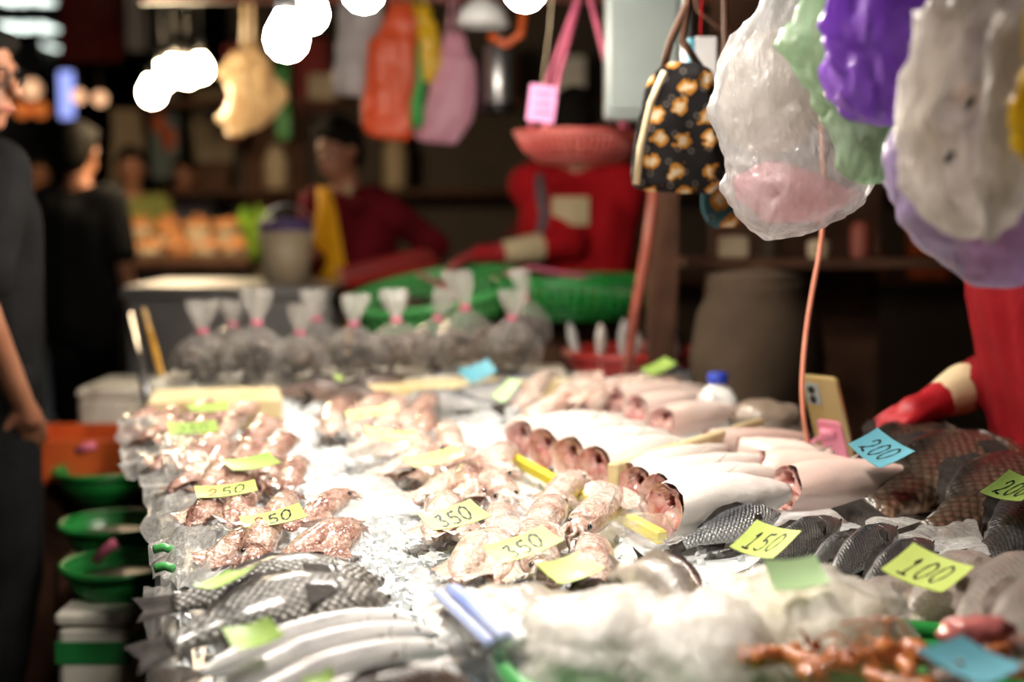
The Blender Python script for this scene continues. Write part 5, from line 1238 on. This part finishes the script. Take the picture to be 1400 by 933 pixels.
def person(base, face, H, label, top, bottom, hands=(None, None), lean=(0, 0), look=None, vox=.010, sleeve='long', hintz=-.6, hout=.5, hf=-.6, hdrop=0.0, cl=.55, glove=None, cuff=None, extra=None, hairlen=0.0, group=None, pelz=None):
    """base: feet; face: horizontal facing; hands: world targets for the person's left and right wrists"""
    base = V3(base); f = V3((face[0], face[1], 0)).normalized(); lt = V3((-f.y, f.x, 0)); k = H / 1.70
    t = empty('person', base, label, 'person', group)
    lo = V3((lean[0], lean[1], 0))
    pel = base + V3((0, 0, (pelz or .93 * k))) ; che = pel + V3((0, 0, .36 * k)) + lo * .6; nek = pel + V3((0, 0, .52 * k)) + lo; hc = nek + V3((0, 0, .17 * k - hdrop)) + lo * .25 + f * (.02 + hdrop)
    sh = {s: nek + lt * (.175 * k * s) + V3((0, 0, -.05 * k)) for s in (1, -1)}
    hp = {s: pel + lt * (.09 * k * s) for s in (1, -1)}
    an = {s: base + lt * (.11 * s * k) + V3((0, 0, .07)) + f * (.05 * s) for s in (1, -1)}
    kn = {s: (hp[s] + an[s]) / 2 + f * .05 for s in (1, -1)}
    wr, el = {}, {}
    for s, hd in ((1, hands[0]), (-1, hands[1])):
        wr[s] = V3(hd) if hd is not None else sh[s] + V3((0, 0, -.54 * k)) + lt * .07 * s + f * .05
        v = wr[s] - sh[s]
        if v.length > .56 * k: wr[s] = sh[s] + v.normalized() * .56 * k
        el[s] = ik(sh[s], wr[s], .30 * k, .27 * k, lt * (hout * s) + f * hf + V3((0, 0, hintz)))
    lk = V3(look) if look is not None else f; lk.normalize(); up = V3((0, 0, 1)); up = (up - lk * up.dot(lk)).normalized(); sd = lk.cross(up)
    HM = Matrix((sd, lk, up)).transposed()
    def hl(x, y, z): return hc + HM @ V3((x, y, z)) * k
    B = [ball(hl(0, -.012, .03), .1 * k, 18, 12, (.78, .98, 1.02), HM), ball(hl(0, .015, -.045), .078 * k, 16, 10, (.78, .95, 1.0), HM), caps(hl(0, .055, -.085), hl(0, .06, -.09), .028 * k, .025 * k),
         caps(hl(0, .088, .012), hl(0, .108, -.022), .010 * k, .016 * k), caps(hl(-.024, .083, -.062), hl(.024, .083, -.062), .010 * k, .010 * k), caps(hl(-.035, .075, .028), hl(.035, .075, .028), .014 * k, .014 * k)]
    for s in (1, -1): B.append(ball(hl(.082 * s, -.01, -.005), .032 * k, 10, 8, (.35, .7, 1.0), HM))
    B.append(caps(nek - V3((0, 0, .03)), hl(0, -.02, -.07), .060 * k, .052 * k))
    tor = [caps(pel, pel + V3((0, 0, .1 * k)), .135 * k, .125 * k), caps(pel + V3((0, 0, .1 * k)), che, .12 * k, .125 * k)]
    for s in (1, -1): tor += [caps(pel + lt * .07 * s * k, che + lt * .08 * s * k, .105 * k, .115 * k), caps(che + lt * .07 * s * k, sh[s] - lt * .03 * s, .11 * k, .075 * k), caps(nek - V3((0, 0, .02)), sh[s], .055 * k, .06 * k)]
    leg = []
    for s in (1, -1): leg += [caps(hp[s], kn[s], .092 * k, .062 * k), caps(kn[s], an[s], .060 * k, .042 * k)]
    feet = [caps(an[s] - V3((0, 0, .03)), an[s] + f * .16 - V3((0, 0, .035)), .036, .033) for s in (1, -1)]
    arm = {s: [caps(sh[s], el[s], .052 * k, .040 * k)] for s in (1, -1)}; fore = {s: [caps(el[s], wr[s], .040 * k, .028 * k)] for s in (1, -1)}
    hnd = {s: hand(wr[s], wr[s] - el[s], (-lt * s) if abs((wr[s] - el[s]).normalized().z) > .6 else V3((0, 0, -1)), k, .5, s) for s in (1, -1)}
    remesh('body', B + tor + leg + feet + sum(arm.values(), []) + sum(fore.values(), []) + sum(hnd.values(), []), vox, 'skin', t, base)
    big = lambda parts_fn: parts_fn
    g = 1.12
    shirt = [caps(pel - V3((0, 0, .06 * k)), pel + V3((0, 0, .1 * k)), .15 * k, .142 * k), caps(pel + V3((0, 0, .1 * k)), che, .14 * k, .145 * k)]
    for s in (1, -1):
        shirt += [caps(pel + lt * .07 * s * k - V3((0, 0, .06 * k)), che + lt * .08 * s * k, .125 * k, .13 * k), caps(che + lt * .07 * s * k, sh[s] - lt * .03 * s, .125 * k, .085 * k), caps(nek - V3((0, 0, .035)), sh[s], .064 * k, .07 * k)]
        if sleeve == 'long': shirt += [caps(sh[s], el[s], .072 * k, .062 * k), caps(el[s], el[s].lerp(wr[s], (1.05 - cl) if cuff else .9), .060 * k, .046 * k)]
        else: shirt += [caps(sh[s], sh[s].lerp(el[s], .82), .072 * k, .068 * k)]
    remesh('shirt', shirt, vox * 1.2, top, t, base)
    tro = []
    for s in (1, -1): tro += [caps(hp[s], kn[s], .108 * k, .078 * k), caps(kn[s], an[s] + V3((0, 0, .03)), .076 * k, .062 * k)]
    tro.append(caps(hp[1], hp[-1], .12 * k, .12 * k)); remesh('trousers', tro, vox * 1.2, bottom, t, base)
    for s in (1, -1): remesh('shoe', [caps(an[s] - V3((0, 0, .028)) - f * .02, an[s] + f * .17 - V3((0, 0, .033)), .045, .040)], vox, 'black_plastic', t, base)
    hr = [ball(hl(0, -.022, .045), .104 * k, 18, 12, (.82, .98, 1.0), HM), ball(hl(0, -.055, -.01), .085 * k, 16, 10, (.9, .8, 1.1), HM), caps(hl(-.05, .052, .088), hl(.05, .052, .088), .026 * k, .026 * k)]
    for s in (1, -1): hr.append(caps(hl(.072 * s, -.005, .06), hl(.074 * s, -.03, -.0 - hairlen), .024 * k, .018 * k))
    if hairlen: hr.append(caps(hl(0, -.06, 0), hl(0, -.075, -hairlen - .03), .075 * k, .05 * k))
    remesh('hair', hr, vox, 'hair', t, base)
    for s in (1, -1):
        e = mk('eye', *[([v - base for v in q[0]], q[1]) for q in [ball(hl(.031 * s, .070, .008), .0125 * k, 10, 8, (1.25, 1, .6), HM)]][0], 'paper_white', t)
        q = ball(hl(.031 * s, .0785, .008), .0062 * k, 8, 6); mk('pupil', [v - base for v in q[0]], q[1], 'fish_eye', e)
    q = tube([hl(-.025, .091, -.062), hl(0, .096, -.060), hl(.025, .091, -.062)], .004 * k, 6); mk('mouth', [v - base for v in q[0]], q[1], 'red_meat', t)
    if glove:
        for s in (1, -1):
            ps = hand(wr[s], wr[s] - el[s], (-lt * s) if abs((wr[s] - el[s]).normalized().z) > .6 else V3((0, 0, -1)), k * 1.12, .5, s) + [caps(wr[s], wr[s].lerp(el[s], .15), .034 * k, .040 * k)]
            remesh('glove', ps, vox * .8, glove, t, base, 1)
    if cuff:
        for s in (1, -1): remesh('oversleeve', [caps(wr[s].lerp(el[s], .12), wr[s].lerp(el[s], cl), .040 * k, .052 * k)], vox, cuff, t, base)
    if extra: extra(t, base, dict(hl=hl, nek=nek, che=che, pel=pel, f=f, lt=lt, k=k, HM=HM, hc=hc))
    return t
def feet(px, d): q = P(px, 285, d=d); return (q.x, d, 0)
# shopper in black at the aisle
def specs(t, base, g):
    for s in (1, -1): q = torus(g['hl'](.033 * s, .094, .008), .023, .0028, 20, 6, g['HM'] @ Matrix.Rotation(PI / 2, 3, 'X')); mk('glasses_rim', [v - base for v in q[0]], q[1], 'black_plastic', t)
    q = join([tube([g['hl'](.012, .098, .012), g['hl'](-.012, .098, .012)], .0025, 6)] + [tube([g['hl'](.054 * s, .092, .012), g['hl'](.08 * s, 0, .012)], .0025, 6) for s in (1, -1)]); mk('glasses_bridge', [v - base for v in q[0]], q[1], 'black_plastic', t)
hx = P(28, 548, d=3.16)
person(feet(-42, 3.3), (.75, .66), 1.73, 'shopper in black T-shirt and glasses standing in the aisle, arm hanging', 'black_cloth', 'black_cloth', hands=(None, hx), look=(.97, -.22, -.10), vox=.008, sleeve='short', hintz=.0, extra=specs)
# vendor in maroon with a yellow apron
def apron(t, base, g):
    nk, ch, pe, f, lt = g['nek'], g['che'], g['pel'], g['f'], g['lt']
    pts = [(nk + f * .07 + lt * -.06 + V3((0, 0, .02)), .03), (nk + f * .12 + V3((0, 0, -.08)), .05), (ch + f * .165 + V3((0, 0, -.05)), .085), (ch.lerp(pe, .6) + f * .175, .10), (pe + f * .17 + V3((0, 0, -.05)), .10), (pe + f * .165 + V3((0, 0, -.25)), .09)]
    rs = []
    for p, w_ in pts: rs.append([p - base + lt * (w_ * math.cos(2 * PI * j / 14)) + f * (.018 * math.sin(2 * PI * j / 14)) for j in range(14)])
    mk('apron', *rings(rs), 'yellow_cloth', t)
    q = tube([nk + f * .08 - lt * .08 + V3((0, 0, .0)), nk - f * .06 + V3((0, 0, .03)), nk + f * .08 + lt * .08], .014, 8); mk('apron_strap', [v - base for v in q[0]], q[1], 'cream_cloth', t)
person(feet(492, 5.9), (-.55, -.83), 1.66, 'vendor in maroon jacket with a yellow apron behind the green basket', 'maroon_cloth', 'black_cloth', hands=(P(560, 375, d=5.6), P(425, 350, d=5.5)), look=(-.6, -.75, -.25), vox=.012, extra=apron, lean=(-.05, -.06))
# vendor in red with a white chest print
def emblem(t, base, g):
    nk, ch, f, lt = g['nek'], g['che'], g['f'], g['lt']
    V, F = [], []
    for i in range(9):
        for j in range(7):
            u, v = (i / 8 - .5) * .13, (j / 6 - .5) * .10; p = ch + lt * (u - .01) + V3((0, 0, v + .02)) + f * (.172 - abs(u) * .25); V.append(p - base)
    F = [(i * 7 + j, (i + 1) * 7 + j, (i + 1) * 7 + j + 1, i * 7 + j + 1) for i in range(8) for j in range(6)]; mk('chest_print', V, F, 'cream_cloth', t)
    q = tube([nk + f * .06 - lt * .13 + V3((0, 0, -.02)), ch + f * .15 - lt * .10, ch + f * .155 - lt * .13 + V3((0, 0, -.15))], .02, 8); mk('strap', [v - base for v in q[0]], q[1], 'grey_cloth', t)
person(feet(788, 5.15), (-.12, -1), 1.74, 'vendor in red top with white chest print and red gloves behind the green baskets', 'red_cloth', 'black_cloth', hands=(None, P(678, 346, d=4.92)), look=(-.3, -.8, -.7), vox=.010, glove='red_glove', cuff='cream_cloth', extra=emblem, hout=-1.5, hf=.5, hintz=-1.0, hdrop=.03)
# vendor at the side of the table
person((1.02, 2.48, 0), (-.9, -.1), 1.60, 'vendor in dark red jacket and red gloves reaching over the dark tilapia', 'deep_red_cloth', 'black_cloth', hands=((.95, 2.15, 1.0), P(1275, 552, d=2.58)), look=(-.9, -.3, -.3), vox=.009, glove='red_glove', cuff='cream_cloth', lean=(-.12, .0), hintz=-1.0, hout=.3, cl=.34)
# people further down the aisle
person(feet(108, 6.4), (.3, .95), 1.68, 'dark-haired shopper in black seen from behind in the aisle', 'black_cloth', 'black_cloth', vox=.016, sleeve='short')
person(feet(50, 8.6), (.5, -.8), 1.62, 'shopper in dark brown further down the aisle', 'brown_wood', 'black_cloth', vox=.018, sleeve='short')
person(feet(180, 8.5), (.3, -.95), 1.66, 'seller in an olive shirt behind the far stall', 'olive_cloth', 'black_cloth', vox=.018, sleeve='short')
person(feet(256, 9.4), (-.2, -.95), 1.64, 'seller in grey shirt behind the far stall beside the bulbs', 'grey_cloth', 'black_cloth', vox=.018, sleeve='short')
